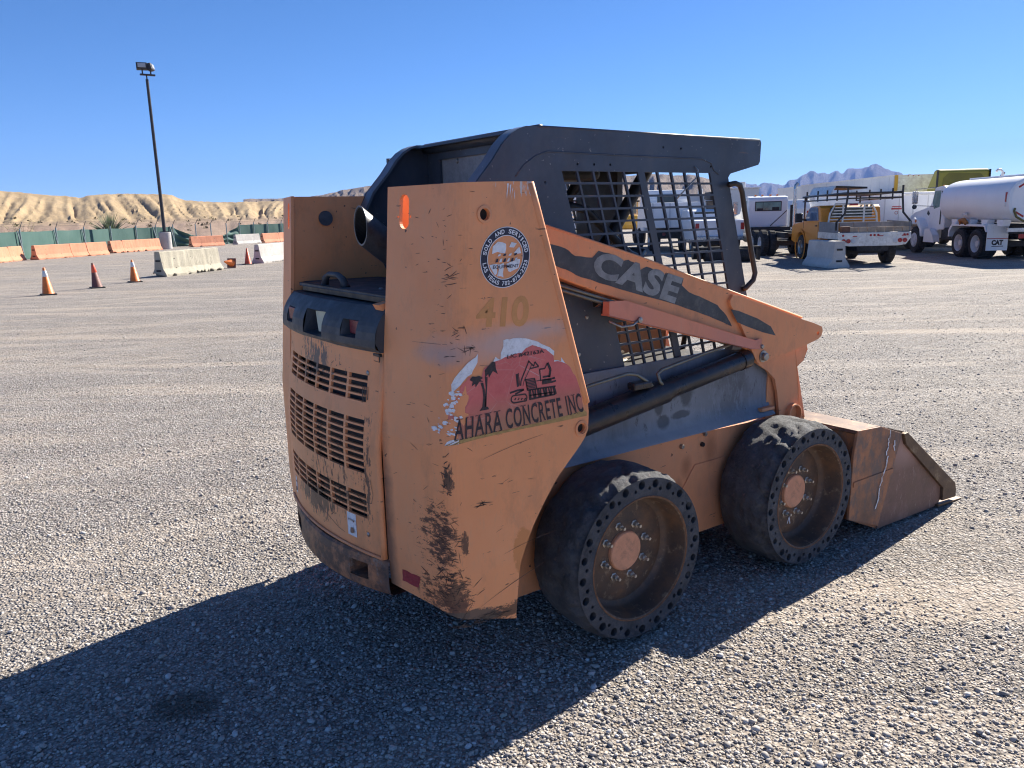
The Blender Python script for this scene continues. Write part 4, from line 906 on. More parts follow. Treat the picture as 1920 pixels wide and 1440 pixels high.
MB().bb(.66, .70, .10, .40, 1.1, 1.86).obj('door_post', M_BLK, SK, bevel=.005)
MB().poly([(.46, .90), (.74, .90), (.74, 1.12), (.64, 1.20), (.46, 1.12)], -.14, .10, 'y').obj('control_tower', M_OR, SK, bevel=.01)
MB().tube([(.60, -.1, 1.12), (.62, -.12, 1.22), (.58, -.16, 1.30), (.5, -.2, 1.33)], .01, 8).obj('hydraulic_hose', M_PIPE, SK, smooth=True)
MB().tube([(.8, -.2, .95), (.82, -.2, 1.05), (.80, -.18, 1.2), (.81, -.18, 1.26)], .012, 8).obj('control_lever', M_BLK, SK, smooth=True)
MB().tube([(.60, -.430, 1.765), (.615, -.435, 1.75), (.60, -.440, 1.72), (.55, -.435, 1.68), (.50, -.42, 1.63)], .003, 6).obj('loose_wire', M_STEEL, SK, smooth=True)
MB().bb(-.15, .80, -.40, .40, .90, .96).obj('cab_floor', M_CHAS, SK)
for k in range(7): MB().cyl((.12+.07*rnd.random(), -.36+.02*k, .97), (.30+.05*rnd.random(), -.34+.01*k, .985+.01*k), .008, seg=6).obj('floor_debris', M_WOOD if k % 2 else M_PIPE, SK)

# lift arms
armtop = [(-.60, 1.66), (-.243, 1.556), (.217, 1.424), (.785, 1.243), (1.27, 1.092)]
def armpoly(): return [(-.62, 1.655), (-.50, 1.63), (-.243, 1.556), (.217, 1.424), (.785, 1.243), (1.26, 1.095), (1.25, 1.0), (.90, .965), (.797, 1.03), (.442, 1.160), (.0, 1.303), (-.187, 1.369), (-.50, 1.47), (-.64, 1.56)]
for sd_ in (-1, 1):
    AR = MB().poly(armpoly(), sd_*.450, sd_*.510, 'y').obj('lift_arm', M_OR, SK, bevel=.006)
    MB().poly([(1.40, 1.035), (1.408, 1.015), (1.40, .992), (1.375, .978), (1.25, .954), (.945, .912), (.925, .925), (.79, 1.127), (.735, 1.195), (.732, 1.215), (.75, 1.235), (.785, 1.232), (1.266, 1.078), (1.33, 1.060)], sd_*.5105, sd_*.525, 'y', holes=[[(1.372+.009*math.cos(-a), 1.006+.009*math.sin(-a)) for a in np.linspace(0, 6.283, 13)[:-1]]]).obj('elbow_gusset', M_OR, AR, bevel=.003)
    MB().tube([(a, sd_*.507, b-.004) for a, b in ((-.24, 1.556), (.217, 1.424), (.785, 1.243), (1.262, 1.094))], .0055, 6).obj('arm_top_bead', M_OR2, AR, smooth=True)
    # cross leg down to the bucket, inboard of the tyre
    leg = [(.95, .93), (1.01, .894), (1.073, .858), (1.124, .811), (1.152, .745), (1.171, .654), (1.19, .50), (1.24, .28), (1.42, .20), (1.44, .40), (1.36, .60), (1.331, .62), (1.292, .834), (1.268, .95)]
    LG = MB().poly(leg, sd_*.475, sd_*.462, 'y').obj('arm_leg', M_OR2, AR, bevel=.003)
    MB().poly([(1.292, .60), (1.30, .84), (1.36, .87), (1.385, .92), (1.375, .955), (1.25, .955), (1.2, .60)], sd_*.461, sd_*.44, 'y').obj('leg_lug', M_OR2, AR, bevel=.003)
    MB().poly([(1.31, .95), (1.34, .87), (1.43, .58), (1.50, .30), (1.44, .25), (1.25, .5), (1.25, .95)], sd_*.438, sd_*.40, 'y').obj('leg_inner_plate', M_OR2, AR, bevel=.003)
    MB().lathe([(.048, sd_*.474), (.048, sd_*.50), (.042, sd_*.502), (.042, sd_*.43)], (1.265, 0, .625), 'y', 28).obj('torque_tube_end', M_OR2, AR, auto=40)
    for (x, z, r) in ((.935, .995, .010), (.965, .945, .018)):
        MB().lathe([(r*1.5, sd_*.525), (r*1.5, sd_*.529), (r*1.1, sd_*.530), (r, sd_*.530), (r, sd_*.545), (r*.8, sd_*.548), (0, sd_*.548)], (x, 0, z), 'y', 12).obj('pivot_bolt', M_STEEL, AR, auto=35)
    # arm lock brace and cylinder
    bp = [(.036, 1.265), (.031, 1.215), (.19, 1.172), (.864, .992), (.93, .985), (.93, 1.03), (.888, 1.028), (.117, 1.262)]
    MB().poly(bp, sd_*.500, sd_*.540, 'y').obj('lock_brace', M_SAL, AR, bevel=.004)
    MB().poly([(.030, 1.262), (.026, 1.220), (.10, 1.20), (.10, 1.245)], sd_*.504, sd_*.5, 'y').obj('brace_mouth', M_VOID, AR)
    MB().lathe([(.011, sd_*.54), (.011, sd_*.550), (0, sd_*.552)], (.185, 0, 1.185), 'y', 10).obj('brace_bolt', M_STEEL, AR)
    MB().tube([(.05, sd_*.52, 1.19), (.10, sd_*.535, 1.165), (.15, sd_*.545, 1.168), (.178, sd_*.545, 1.185)], .005, 8).obj('brace_clip', M_STEEL, AR, smooth=True)
    CYL = MB().tube([(-.30, sd_*.505, .77), (-.036, sd_*.505, .862), (.36, sd_*.505, .868+.012), (.365, sd_*.505, .882)], [.046, .047, .047, .04], 20).obj('lift_cylinder', M_CYL, SK, auto=40)
    c0, c1 = Vector((-.20, sd_*.500, .79)), Vector((.90, sd_*.500, .945)); 
    CYL.data = MB().cyl(c0, c0.lerp(c1, .52), .050, seg=24).cyl(c0.lerp(c1, .30), c0.lerp(c1, .985), .040, seg=24).cyl(c0.lerp(c1, .94), c0.lerp(c1, .985), .043, seg=24).cyl(c0.lerp(c1, .985), c1+Vector((.06, 0, .008)), .022, seg=16).obj('tmp', M_CYL).data
    bpy.data.objects.remove([o for o in bpy.data.objects if o.name.startswith('tmp')][0])
    CYL.data.set_sharp_from_angle(angle=rad(35)); CYL.data.polygons.foreach_set('use_smooth', [True]*len(CYL.data.polygons))
    MB().tube([(-.24, sd_*.515, .925), (-.036, sd_*.515, .957), (.15, sd_*.515, .975), (.20, sd_*.515, .965), (.26, sd_*.525, .925), (.275, sd_*.525, .91)], .0075, 8).obj('hydraulic_line', M_PIPE, CYL, smooth=True)
    MB().tube([(.335, sd_*.525, .905), (.325, sd_*.52, .92), (.32, sd_*.51, .95), (.345, sd_*.51, .965), (.60, sd_*.505, 1.0), (.78, sd_*.50, 1.018), (.81, sd_*.50, 1.012)], .0075, 8).obj('hydraulic_line', M_PIPE, CYL, smooth=True)
    MB().cyl((.77, sd_*.50, 1.008), (.83, sd_*.50, 1.0), .016, seg=10).obj('line_fitting', M_EXH, CYL)
    MB().bb(.17, .27, sd_*.49, sd_*.535, .905, .935).obj('cylinder_port', M_CYL, CYL, bevel=.008)
    # steel lines under the arm
    for dz in (0, .016): MB().tube([(-.22, sd_*.497, 1.355-dz), (.05, sd_*.497, 1.272-dz), (.44, sd_*.497, 1.145-dz), (.74, sd_*.497, 1.042-dz)], .0075, 6).obj('steel_line', M_PIPE, AR, smooth=True)
    def yp(pts, y, name, mat):
        m = MB(); tri = tessellate_polygon([[Vector((a, b, 0)) for a, b in pts]]); return m.add([(a, y, b) for a, b in pts], [tuple(t) for t in tri]).obj(name, mat, AR)
    yp(jag(D['STRIPE'], .0015, 3, 5), sd_*.5114, 'arm_stripe', M_STRP); yp(D['GDEC'], sd_*.5262, 'gusset_stripe', M_STRP)
    a, b, c_, d_ = D['CASE']
    def cf(u, v):
        x = (a[0]*(1-u)+b[0]*u)*(1-v)+(c_[0]*(1-u)+d_[0]*u)*v; z = (a[1]*(1-u)+b[1]*u)*(1-v)+(c_[1]*(1-u)+d_[1]*u)*v
        return (x, sd_*.5124, z)
    text_mb('CASE', (lambda u, v: cf(u, v)) if sd_ < 0 else (lambda u, v: cf(1-u, v)), .045, spacing=1.08).obj('arm_lettering', M_LGREY, AR)
MB().cyl((1.265, -.46, .625), (1.265, .46, .625), .047, seg=24).obj('torque_tube', M_OR2, SK, smooth=True)
MB().bb(1.42, 1.47, -.40, .40, .12, .55).obj('attachment_plate', M_BUC, SK)

# bucket
BK = MB()
BUCK = BK.bb(1.40, 1.412, -.735, .735, .14, .55).poly([(1.36, .14), (1.412, .14), (1.62, .05), (2.30, .012), (2.37, .010), (2.37, .0), (1.62, .028)], -.74, .74, 'y').obj('bucket', M_BUC, SK)
MB().poly([(1.384, .572), (1.372, .560), (1.40, .548), (1.74, .487), (1.79, .486), (1.806, .492), (1.573, .562)], -.745, .745, 'y').obj('bucket_top_lip', M_LIP, BUCK)
for sd_ in (-1, 1):
    MB().poly([(1.384, .572), (1.573, .560), (1.775, .490), (1.615, .045), (1.355, .141), (1.36, .45)], sd_*.74, sd_*.754, 'y').obj('bucket_side', M_BUC, BUCK, bevel=.002)
    MB().poly([(1.776, .489), (1.617, .030), (2.20, .012), (2.26, .08), (1.85, .42)], sd_*.738, sd_*.748, 'y').obj('bucket_cheek', M_BUC2, BUCK, bevel=.002)
    MB().poly([(1.775, .489), (1.806, .492), (2.345, .112), (2.362, .07), (2.362, .028), (2.22, .038), (2.215, .112), (1.80, .432)], sd_*.736, sd_*.765, 'y').obj('side_cutting_edge', M_LIP, BUCK, bevel=.003)
    MB().bb(1.372, 1.71, sd_*.7545, sd_*.758, .30, .325).obj('bucket_rib', M_BUC, BUCK)
MB().poly([(2.18, .024), (2.43, .006), (2.43, 0.), (2.18, .012)], -.765, .765, 'y').obj('cutting_edge', M_LIP, BUCK)
dr = MB(); rr2 = random.Random(3)
for (x0, z0, x1, z1, n) in ((1.66, .53, 1.635, .41, 6), (1.70, .47, 1.705, .42, 2), (1.655, .40, 1.60, .26, 7), (1.60, .25, 1.575, .15, 4)):
    for k in range(n):
        t0, t1 = k/n, (k+1)/n; xa, za, xb, zb3 = x0+(x1-x0)*t0+rr2.uniform(-.009, .009), z0+(z1-z0)*t0, x0+(x1-x0)*t1+rr2.uniform(-.006, .006), z0+(z1-z0)*t1
        w_ = rr2.uniform(.0018, .0055); dr.add([(xa-w_, -.7585, za), (xa+w_, -.7585, za), (xb+w_, -.7585, zb3-.004), (xb-w_, -.7585, zb3-.004)], [(0, 1, 2, 3)])
dr.obj('white_paint_drips', M_WHITE, BUCK, kind='stuff')
BL= [(69.03, 1.169), (70.43, 1.303), (72.16, 1.301), (73.86, 1.298), (74.86, 1.316), (75.85, 1.402), (76.65, 1.483), (77.12, 1.66), (77.36, 1.833), (78.06, 1.875), (78.84, 1.885), (79.93, 1.931), (81.15, 1.912), (82.2, 1.858), (82.51, 1.732), (82.72, 1.702), (83.23, 1.805), (84.37, 1.881), (85.2, 1.983), (86.02, 2.083), (86.83, 2.15)]
RG= [(39.94, 1.694), (41.0, 2.083), (42.08, 2.366), (45.14, 2.54), (46.23, 2.468), (50.11, 2.692), (53.1, 2.773), (58.71, 2.761), (62.06, 2.54), (64.28, 2.259), (65.01, 2.164), (66.47, 1.941), (67.93, 1.646), (69.36, 1.495)]
MT= [(22.53, 1.384), (24.43, 1.562), (27.01, 1.707), (28.45, 1.834), (28.7, 1.942), (28.96, 1.889), (29.31, 2.067), (29.68, 2.149), (30.06, 2.297), (30.38, 2.509), (30.64, 2.633), (30.88, 2.565), (31.12, 2.411), (31.35, 2.488), (31.66, 2.502), (31.99, 2.65), (32.46, 2.504), (32.91, 2.558), (33.17, 2.569), (33.61, 2.353), (34.06, 2.271), (34.52, 2.358), (35.04, 2.072), (35.36, 1.845), (35.86, 1.795), (36.26, 1.672), (36.6, 1.822), (37.1, 1.633), (37.38, 1.712), (37.72, 1.619), (38.37, 1.642), (38.93, 1.766), (39.24, 1.706), (40.63, 1.47)]
# ---------------------------------------------------------------- ground
C0 = (-1.94, -2.72)
t = NT('gravel_ground')
def gcell(scale, seedloc):
    x = t.n('ShaderNodeTexVoronoi', feature='F1'); t.set(x, 'Vector', t.co((1, 1, 1), seedloc)); t.set(x, 'Scale', scale); return x
v1, v2 = gcell(78., (0, 0, 0)), gcell(30., (3, 7, 0))
sep = t.n('ShaderNodeSeparateColor'); t.t.links.new(v1.outputs['Color'], sep.inputs[0])
sep2 = t.n('ShaderNodeSeparateColor'); t.t.links.new(v2.outputs['Color'], sep2.inputs[0])
c = t.ramp(sep.outputs[0], [(0., (.18, .17, .165)), (.35, (.37, .335, .30)), (.7, (.51, .47, .425)), (.93, (.62, .60, .58)), (1., (.80, .78, .75))])
c = t.mix(t.math('MULTIPLY', sep.outputs[1], .35), c, (.36, .27, .19))
big = t.ramp(sep2.outputs[0], [(.78, 0.), (.80, 1.)]); c = t.mix(t.math('MULTIPLY', big, .6), c, t.ramp(sep2.outputs[1], [(0., (.20, .19, .19)), (1., (.50, .47, .44))]))
gap = t.ramp(v1.outputs['Distance'], [(.35, 1.), (.75, .45)]); c = t.mix(1.0, c, gap, 'MULTIPLY')
# dusty bare strips and wheel tracks
tr = t.streak(rad(37), .16, 1.7, 1., 6, .66); tr2 = t.streak(rad(8), .12, 1.4, 1., 5, .62, 7.); tr3 = t.streak(rad(52), .10, 2.6, 1., 4, .6, 13.)
dust = t.math('MAXIMUM', t.ramp(tr, [(.50, 0.), (.60, .95)]), t.math('MAXIMUM', t.ramp(tr2, [(.54, 0.), (.63, .8)]), t.ramp(tr3, [(.60, 0.), (.66, .7)])))
c = t.mix(t.math('MULTIPLY', t.math('MULTIPLY', dust, t.ramp(t.noise(.35, 4, .6, loc=(2, 9, 0)), [(.38, .15), (.62, .62)])), .8), c, (.47, .385, .295))
rut = t.ramp(t.streak(rad(33), .22, 5.5, 1., 5, .7, 3.), [(.60, 0.), (.68, .55)]); c = t.mix(rut, c, (.20, .185, .17))
far = t.ramp(t.noise(.16, 7, .7), [(.3, (.76, .76, .78)), (.5, (.92, .91, .90)), (.72, (1.02, .95, .87))]); c = t.mix(1., c, far, 'MULTIPLY')
c = t.mix(t.ramp(t.noise(2.5, 6, .75), [(.45, 0.), (.75, .35)]), c, (.40, .37, .35))
c = t.mix(t.math('MULTIPLY', t.blob((-1.505, -.125, 0), (.13, .12, .4), .5, t.noise(9, 5)), .72), c, (.07, .062, .045))
h = t.math('MULTIPLY', t.ramp(v1.outputs['Distance'], [(0., 1.), (.7, 0.)]), t.math('SUBTRACT', 1.0, t.math('MULTIPLY', dust, .6)))
nb = t.bump(h, 1.0, .012); nb = t.bump(t.ramp(v2.outputs['Distance'], [(0., 1.), (.6, 0.)]), .55, .016, nb); nb = t.bump(t.noise(1.2, 7, .7, st=(.5, 1.6, 1)), .6, .10, nb)
M_GR = t.done(c, .9, 0., nb)
t = NT('desert_floor'); c = t.ramp(t.noise(.02, 8, .7), [(.3, (.28, .19, .135)), (.7, (.40, .29, .20))]); c = t.mix(t.ramp(t.noise(.35, 8, .8), [(.45, 0.), (.6, .6)]), c, (.19, .14, .11)); M_DES = t.done(c, .95)
g = MB()
# gravel yard: a fine-textured sheet, desert floor beyond
g.add([(-80, -120, 0), (150, -120, 0), (150, 66, 0), (-80, 66, 0)], [(0, 1, 2, 3)]); gr = g.obj('ground', M_GR); gr['kind'] = 'structure'
g = MB(); g.add([(-4900, -4900, -.02), (4900, -4900, -.02), (4900, 4900, -.02), (-4900, 4900, -.02)], [(0, 1, 2, 3)]); g.obj('terrain', M_DES, kind='structure')

# pebbles near the machine: real stones lying half sunk in the gravel
def pebbles(N, name, smin, smax, d0, d1, mat, seed, yaw=0.9593, half=.78):
    R = np.random.RandomState(seed)
    ico = []; ph = (1+5**.5)/2
    for a in (-1, 1):
        for b in (-ph, ph): ico += [(0, a, b), (a, b, 0), (b, 0, a)]
    ico = np.array(ico)/math.hypot(1, ph)
    from itertools import combinations
    L = 1.06; F = [f for f in combinations(range(12), 3) if all(np.linalg.norm(ico[f[i]]-ico[f[(i+1) % 3]]) < L for i in range(3))]
    F = [f if np.dot(np.cross(ico[f[1]]-ico[f[0]], ico[f[2]]-ico[f[0]]), ico[f[0]]) > 0 else (f[0], f[2], f[1]) for f in F]; F = np.array(F)
    d = d0*(d1/d0)**R.rand(N); a = yaw+R.uniform(-half, half, N)
    x = C0[0]+d*np.cos(a); y = C0[1]+d*np.sin(a)
    # clumps: thin them where the dust strips are
    keep = (np.sin(x*1.7+1.3*np.sin(y*.9))*np.sin(y*2.1+1.1*np.sin(x*1.3)) > -.55+.5*R.rand(N)-.25) ; x, y, d = x[keep], y[keep], d[keep]; n = len(x)
    s = smin*np.exp(R.randn(n)*.42); big = R.rand(n) < .012; s[big] *= R.uniform(1.6, 2.4, big.sum()); s = np.minimum(s, smax)
    V = np.repeat(ico[None], n, 0)*(1+R.uniform(-.22, .22, (n, 12, 1)))
    sc = np.stack([s*R.uniform(.8, 1.3, n), s*R.uniform(.6, 1., n), s*R.uniform(.35, .7, n)], 1)[:, None, :]
    V = V*sc; th = R.uniform(0, 6.283, n); ti = R.uniform(-.5, .5, n)
    V2 = V.copy(); V2[..., 0] = V[..., 0]*np.cos(ti)[:, None]-V[..., 2]*np.sin(ti)[:, None]; V2[..., 2] = V[..., 0]*np.sin(ti)[:, None]+V[..., 2]*np.cos(ti)[:, None]
    V3 = V2.copy(); V3[..., 0] = V2[..., 0]*np.cos(th)[:, None]-V2[..., 1]*np.sin(th)[:, None]; V3[..., 1] = V2[..., 0]*np.sin(th)[:, None]+V2[..., 1]*np.cos(th)[:, None]
    V3[..., 0] += x[:, None]; V3[..., 1] += y[:, None]; V3[..., 2] += (s*R.uniform(.05, .38, n))[:, None]
    FF = (F[None]+12*np.arange(n)[:, None, None]).reshape(-1, 3)
    me = bpy.data.meshes.new(name); me.vertices.add(n*12); me.vertices.foreach_set('co', V3.reshape(-1).astype(np.float32))
    me.loops.add(len(FF)*3); me.loops.foreach_set('vertex_index', FF.reshape(-1).astype(np.int32))
    me.polygons.add(len(FF)); me.polygons.foreach_set('loop_start', (np.arange(len(FF))*3).astype(np.int32)); me.polygons.foreach_set('loop_total', np.full(len(FF), 3, np.int32))
    at = me.attributes.new('tone', 'FLOAT', 'POINT'); at.data.foreach_set('value', np.repeat(R.rand(n), 12).astype(np.float32))
    me.update(); me.validate(); me.materials.append(mat); o = bpy.data.objects.new(name, me); COL.objects.link(o); o['kind'] = 'stuff'; o['label'] = 'loose grey and tan gravel stones covering the yard'
    return o
t = NT('gravel_stone'); at = t.n('ShaderNodeAttribute', attribute_name='tone')
c = t.ramp(at.outputs['Fac'], [(0., (.20, .19, .185)), (.25, (.33, .305, .285)), (.5, (.42, .385, .35)), (.7, (.50, .44, .37)), (.94, (.56, .53, .50)), (1., (.74, .72, .69))])
c = t.mix(t.ramp(t.noise(220, 3), [(.4, 0.), (.7, .3)]), c, (.25, .22, .2))
c = t.mix(t.math('MULTIPLY', t.blob((-1.505, -.125, 0), (.13, .12, .4), .5, t.noise(9, 5)), .72), c, (.07, .062, .045))
M_PEB = t.done(c, .85)
pebbles(150000, 'gravel_stones', .0041, .0145, 1.5, 17., M_PEB, 5)

# ---------------------------------------------------------------- hills, ridge, mountains
def terrain(name, tab, az0, az1, daz, radii, hfun, mat, label=None):
    m = MB(); azs = np.arange(az0, az1, daz); n = len(azs)
    for r in radii:
        for a in azs:
            z, rr = hfun(float(a), r); m.v.append((C0[0]+rr*math.cos(rad(a)), C0[1]+rr*math.sin(rad(a)), z))
    for j in range(len(radii)-1):
        for i in range(n-1): q = j*n+i; m.f.append((q+n, q+n+1, q+1, q))
    o = m.obj(name, mat, smooth=False, auto=50); o['kind'] = 'structure'
    if label: o['label'] = label
    return o
def bl_h(a, r):
    e = interp(a, BL) if a > 69.0 else interp(69.03, BL)-(69.03-a)*.12
    if a > 86.83: e = 2.15+.12*math.sin((a-86.8)*.5)
    H = math.tan(rad(e))*205+1.62
    H0 = 2.0*smooth01((r-70)/70)+.25*fbm((a*.8, r*.05, 3), 4)*smooth01((r-72)/20)
    aw = a+(205-r)*.018*math.sin(a*.33+1.0)+fbm((a*.4, r*.012, 1), 3)*.5
    gull = noise.noise(Vector((aw*.9, r*.006, 5)))*.55+noise.noise(Vector((aw*2.4, r*.012, 9)))*.35+abs(noise.noise(Vector((aw*5.2, r*.02, 2))))*-.30
    base = 132+10*noise.noise(Vector((a*.35, 0, 7)))
    t0 = (r-base)/(205-base); tt = max(0., min(1., t0)); env = math.sin(math.pi*min(1, tt*1.08))
    k = .62*smooth01(tt)+.38*tt**1.4+(.16*smooth01((tt-.80)/.12)*(1-smooth01((tt-.9)/.1)) if noise.noise(Vector((a*.3, 2, 2))) > -.1 else 0)
    z = H0+(H-H0)*min(1., k)+gull*1.75*max(0, env)
    if r >= 205: z = H-.012*(r-205)
    z += (.10+.06*max(0, env))*fbm((a*4, r*.11, 0), 5)*smooth01((r-100)/40)
    return min(z, math.tan(rad(e+.035*fbm((a*3, 0, 4), 3)))*r+1.6), r
t = NT('tan_bluff_earth'); gz = t.n('ShaderNodeSeparateXYZ'); t.t.links.new(t.tc.outputs['Object'], gz.inputs[0])
c = t.ramp(t.noise(.12, 8, .72), [(.3, (.27, .19, .105)), (.5, (.36, .26, .14)), (.7, (.42, .315, .18))])
c = t.mix(t.ramp(t.noise(.35, 8, .8, st=(1, 1, 2.4)), [(.5, 0.), (.66, .45)]), c, (.25, .18, .12))
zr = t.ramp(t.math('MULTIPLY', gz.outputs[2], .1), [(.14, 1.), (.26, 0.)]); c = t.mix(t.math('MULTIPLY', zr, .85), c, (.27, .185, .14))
c = t.mix(t.ramp(t.noise(.22, 9, .85, st=(1, 1, 4.5), loc=(8, 3, 1)), [(.55, 0.), (.62, .4)]), c, (.20, .145, .10)); c = t.mix(t.ramp(t.noise(.9, 6, .85), [(.56, 0.), (.66, .6)]), c, (.46, .36, .23)); c = t.mix(t.ramp(t.noise(1.5, 5, .8), [(.66, 0.), (.70, .6)]), c, (.13, .10, .075))
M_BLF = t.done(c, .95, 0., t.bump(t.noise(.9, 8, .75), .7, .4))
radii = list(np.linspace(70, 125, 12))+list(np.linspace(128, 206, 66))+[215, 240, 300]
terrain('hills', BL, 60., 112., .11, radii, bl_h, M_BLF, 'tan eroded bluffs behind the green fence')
def rg_h(a, r):
    H = math.tan(rad(interp(a, RG) if a > 39.94 else max(.6, 1.69-(39.94-a)*.5)))*880+1.6
    g_ = noise.noise(Vector((a*.9, r*.002, 3)))*.6+noise.noise(Vector((a*2.6, r*.004, 8)))*.3
    k = smooth01((r-600-70*g_)/(880-600)); ee = interp(a, RG) if a > 39.94 else max(.6, 1.69-(39.94-a)*.5)
    z = H*k-(r-880)*.02*(r > 880)+7*fbm((a*2, r*.02, 1), 4)*k*(r < 870); return min(z, math.tan(rad(ee+.05*fbm((a*1.5, 0, 4), 4)))*r+1.5), r
t = NT('dark_ridge_rock'); c = t.ramp(t.noise(.02, 8, .7), [(.35, (.15, .11, .08)), (.55, (.21, .155, .11)), (.7, (.30, .22, .15))]); c = t.mix(t.ramp(t.noise(.15, 6, .8), [(.5, 0.), (.62, .6)]), c, (.10, .085, .08)); M_RDG = t.done(c, .95, 0., t.bump(t.noise(.08, 8, .8), 1., 6.))
terrain('hills', RG, 36., 73., .11, list(np.linspace(560, 880, 40))+[900, 960], rg_h, M_RDG, 'dark brown ridge behind the machine')
def mt_h(a, r):
    e = interp(a, MT) if 22.5 < a < 40.6 else (1.38 if a < 22.5 else max(.4, 1.47-(a-40.6)*.12))
    H = math.tan(rad(e))*4200+1.6
    g_ = noise.noise(Vector((a*.75, r*.0006, 3)))*.9+noise.noise(Vector((a*2.2, r*.0012, 8)))*.5
    k = smooth01((r-3250-330*g_)/(4200-3250)); k = .6*k+.4*max(0, min(1, (r-3250-500*g_)/(950)))
    rg = abs(noise.noise(Vector((a*1.7, r*.0015, 2))))*.30*math.sin(math.pi*min(1, k))
    z = H*max(0, k-rg)-(r-4200)*.05*(r > 4200)+24*fbm((a*1.6, r*.004, 1), 5)*k*(r < 4150)
    return min(z, math.tan(rad(e+.03*fbm((a*4, 0, 4), 3)))*r+1.5), r
t = NT('mountain_rock'); c = t.ramp(t.noise(.004, 8, .7), [(.35, (.045, .038, .045)), (.6, (.075, .06, .065)), (.75, (.13, .10, .09))]); M_MTN = t.done(c, .95, 0., t.bump(t.noise(.02, 8, .8), 1., 25.))
terrain('mountains', MT, 12., 54., .09, list(np.linspace(2950, 4200, 60))+[4300, 4550], mt_h, M_MTN, 'blue hazy desert mountains far beyond the parked trucks')
def hz_box():
    b = MB().bb(-5200, 5200, -5200, 5200, -2.2, 330).obj('haze', None)
HZ = MB().bb(-5200, 5200, -5200, 5200, -2.2, 330)
m = bpy.data.materials.new('desert_haze'); m.use_nodes = True; nt_ = m.node_tree
for n_x in list(nt_.nodes):
    if n_x.type == 'BSDF_PRINCIPLED': nt_.nodes.remove(n_x)
pv = nt_.nodes.new('ShaderNodeVolumePrincipled'); pv.inputs['Color'].default_value = (.26, .44, 1., 1); pv.inputs['Density'].default_value = 1.5e-4; pv.inputs['Anisotropy'].default_value = .0
nt_.links.new(pv.outputs[0], nt_.nodes['Material Output'].inputs['Volume'])
if not globals().get('NOHAZE'): HZ.obj('haze', m, kind='stuff', label='thin blue desert haze')

# ---------------------------------------------------------------- light pole and far floodlight
LP = thing('light_pole', 'tall dark light pole with twin floodlights on a round concrete base', 'light pole', (9.6, 51.8, 0))
MB().cyl((0, 0, 0), (0, 0, 1.06), .37, seg=28).obj('concrete_base', M_CONCS, LP, bevel=.02, auto=40)
MB().box((0, 0, 1.09), (.42, .42, .05)).cyl((0, 0, 1.1), (0, 0, 10.25), .105, .085, seg=12).obj('pole', M_LPOLE, LP)
LB = MB().cyl((0, 0, 10.2), (0, 0, 10.5), .04, seg=8).box((.05, -.05, 10.5), (.85, .2, .09)).obj('bracket', M_LPOLE, LP)
def flood(cx, cy, ang):
    R_ = Matrix.Rotation(ang, 3, 'Z')@Matrix.Rotation(rad(-14), 3, 'X')
    o = MB().box((cx, cy, 10.98), (.62, .30, .40), R_).obj('floodlight', M_LPOLE, LP, bevel=.03)
    p = R_@Vector((0, -.172, 0)); MB().box((cx+p.x, cy+p.y, 10.98+p.z), (.44, .04, .25), R_).obj('lamp_glass', M_GLS, o)
    MB().box((cx, cy, 10.65), (.07, .07, .3)).obj('floodlight_arm', M_LPOLE, o)
flood(-.22, 0, rad(-12)); flood(.28, .12, rad(62))
FL = thing('light_pole', 'small distant floodlight pole behind the machine cage', 'light pole', (C0[0]+.4533*70, C0[1]+.8914*70, 0))
MB().cyl((0, 0, 0), (0, 0, 5.9), .08, .06, seg=8).obj('pole', M_LPOLE, FL)
o = MB().box((0, 0, 6.3), (.55, .3, .4)).obj('floodlight', M_LPOLE, FL, bevel=.03); MB().box((.03, -.16, 6.32), (.4, .02, .25)).obj('lamp_glass', M_GLS, o); MB().cyl((0, 0, 5.9), (0, 0, 6.15), .03, seg=6).obj('bracket', M_LPOLE, FL)

# ---------------------------------------------------------------- fence
FP = [(-14, 22), (-9.5, 28.5), (-5.2, 34.6), (-1.6, 39.8), (1.21, 44.0), (3.15, 47.6), (4.85, 50.2), (6.6, 52.4), (8.35, 54.0), (9.75, 55.0), (11.04, 55.9), (12.7, 56.6), (13.9, 57.2), (15.2, 57.9), (16.4, 58.7), (17.7, 59.4), (19.0, 60.1), (20.4, 60.9), (24, 63), (28, 65.2), (33, 67)]
FN = thing('chain_fence', 'long green privacy screened fence with angled barbed wire arms', 'fence')
for i, (x, y) in enumerate(FP):
    q = FP[min(i+1, len(FP)-1)]; pq = FP[max(i-1, 0)]; d = Vector((q[0]-pq[0], q[1]-pq[1], 0)).normalized()
    post = MB().cyl((x, y, 0), (x, y, 1.52), .038, seg=8).obj('fence_post', M_POST, FN)
    MB().cyl((x, y, 1.5), (x+d.x*.2+.05, y+d.y*.2+.05, 1.84), .017, seg=6).obj('barb_arm', M_LPOLE, post)
    if i in (4, 5, 6, 9, 10): MB().cyl((x+.06, y-.12, 0), (x-d.x*.25+.0, y-d.y*.25, 1.42), .03, seg=6).obj('brace_post', M_POST, FN)
sag = {10: (1.36, .92, .70), 11: (.70, .62, .60), 12: (.60, .62, .72), 13: (.72, 1.0, 1.36)}
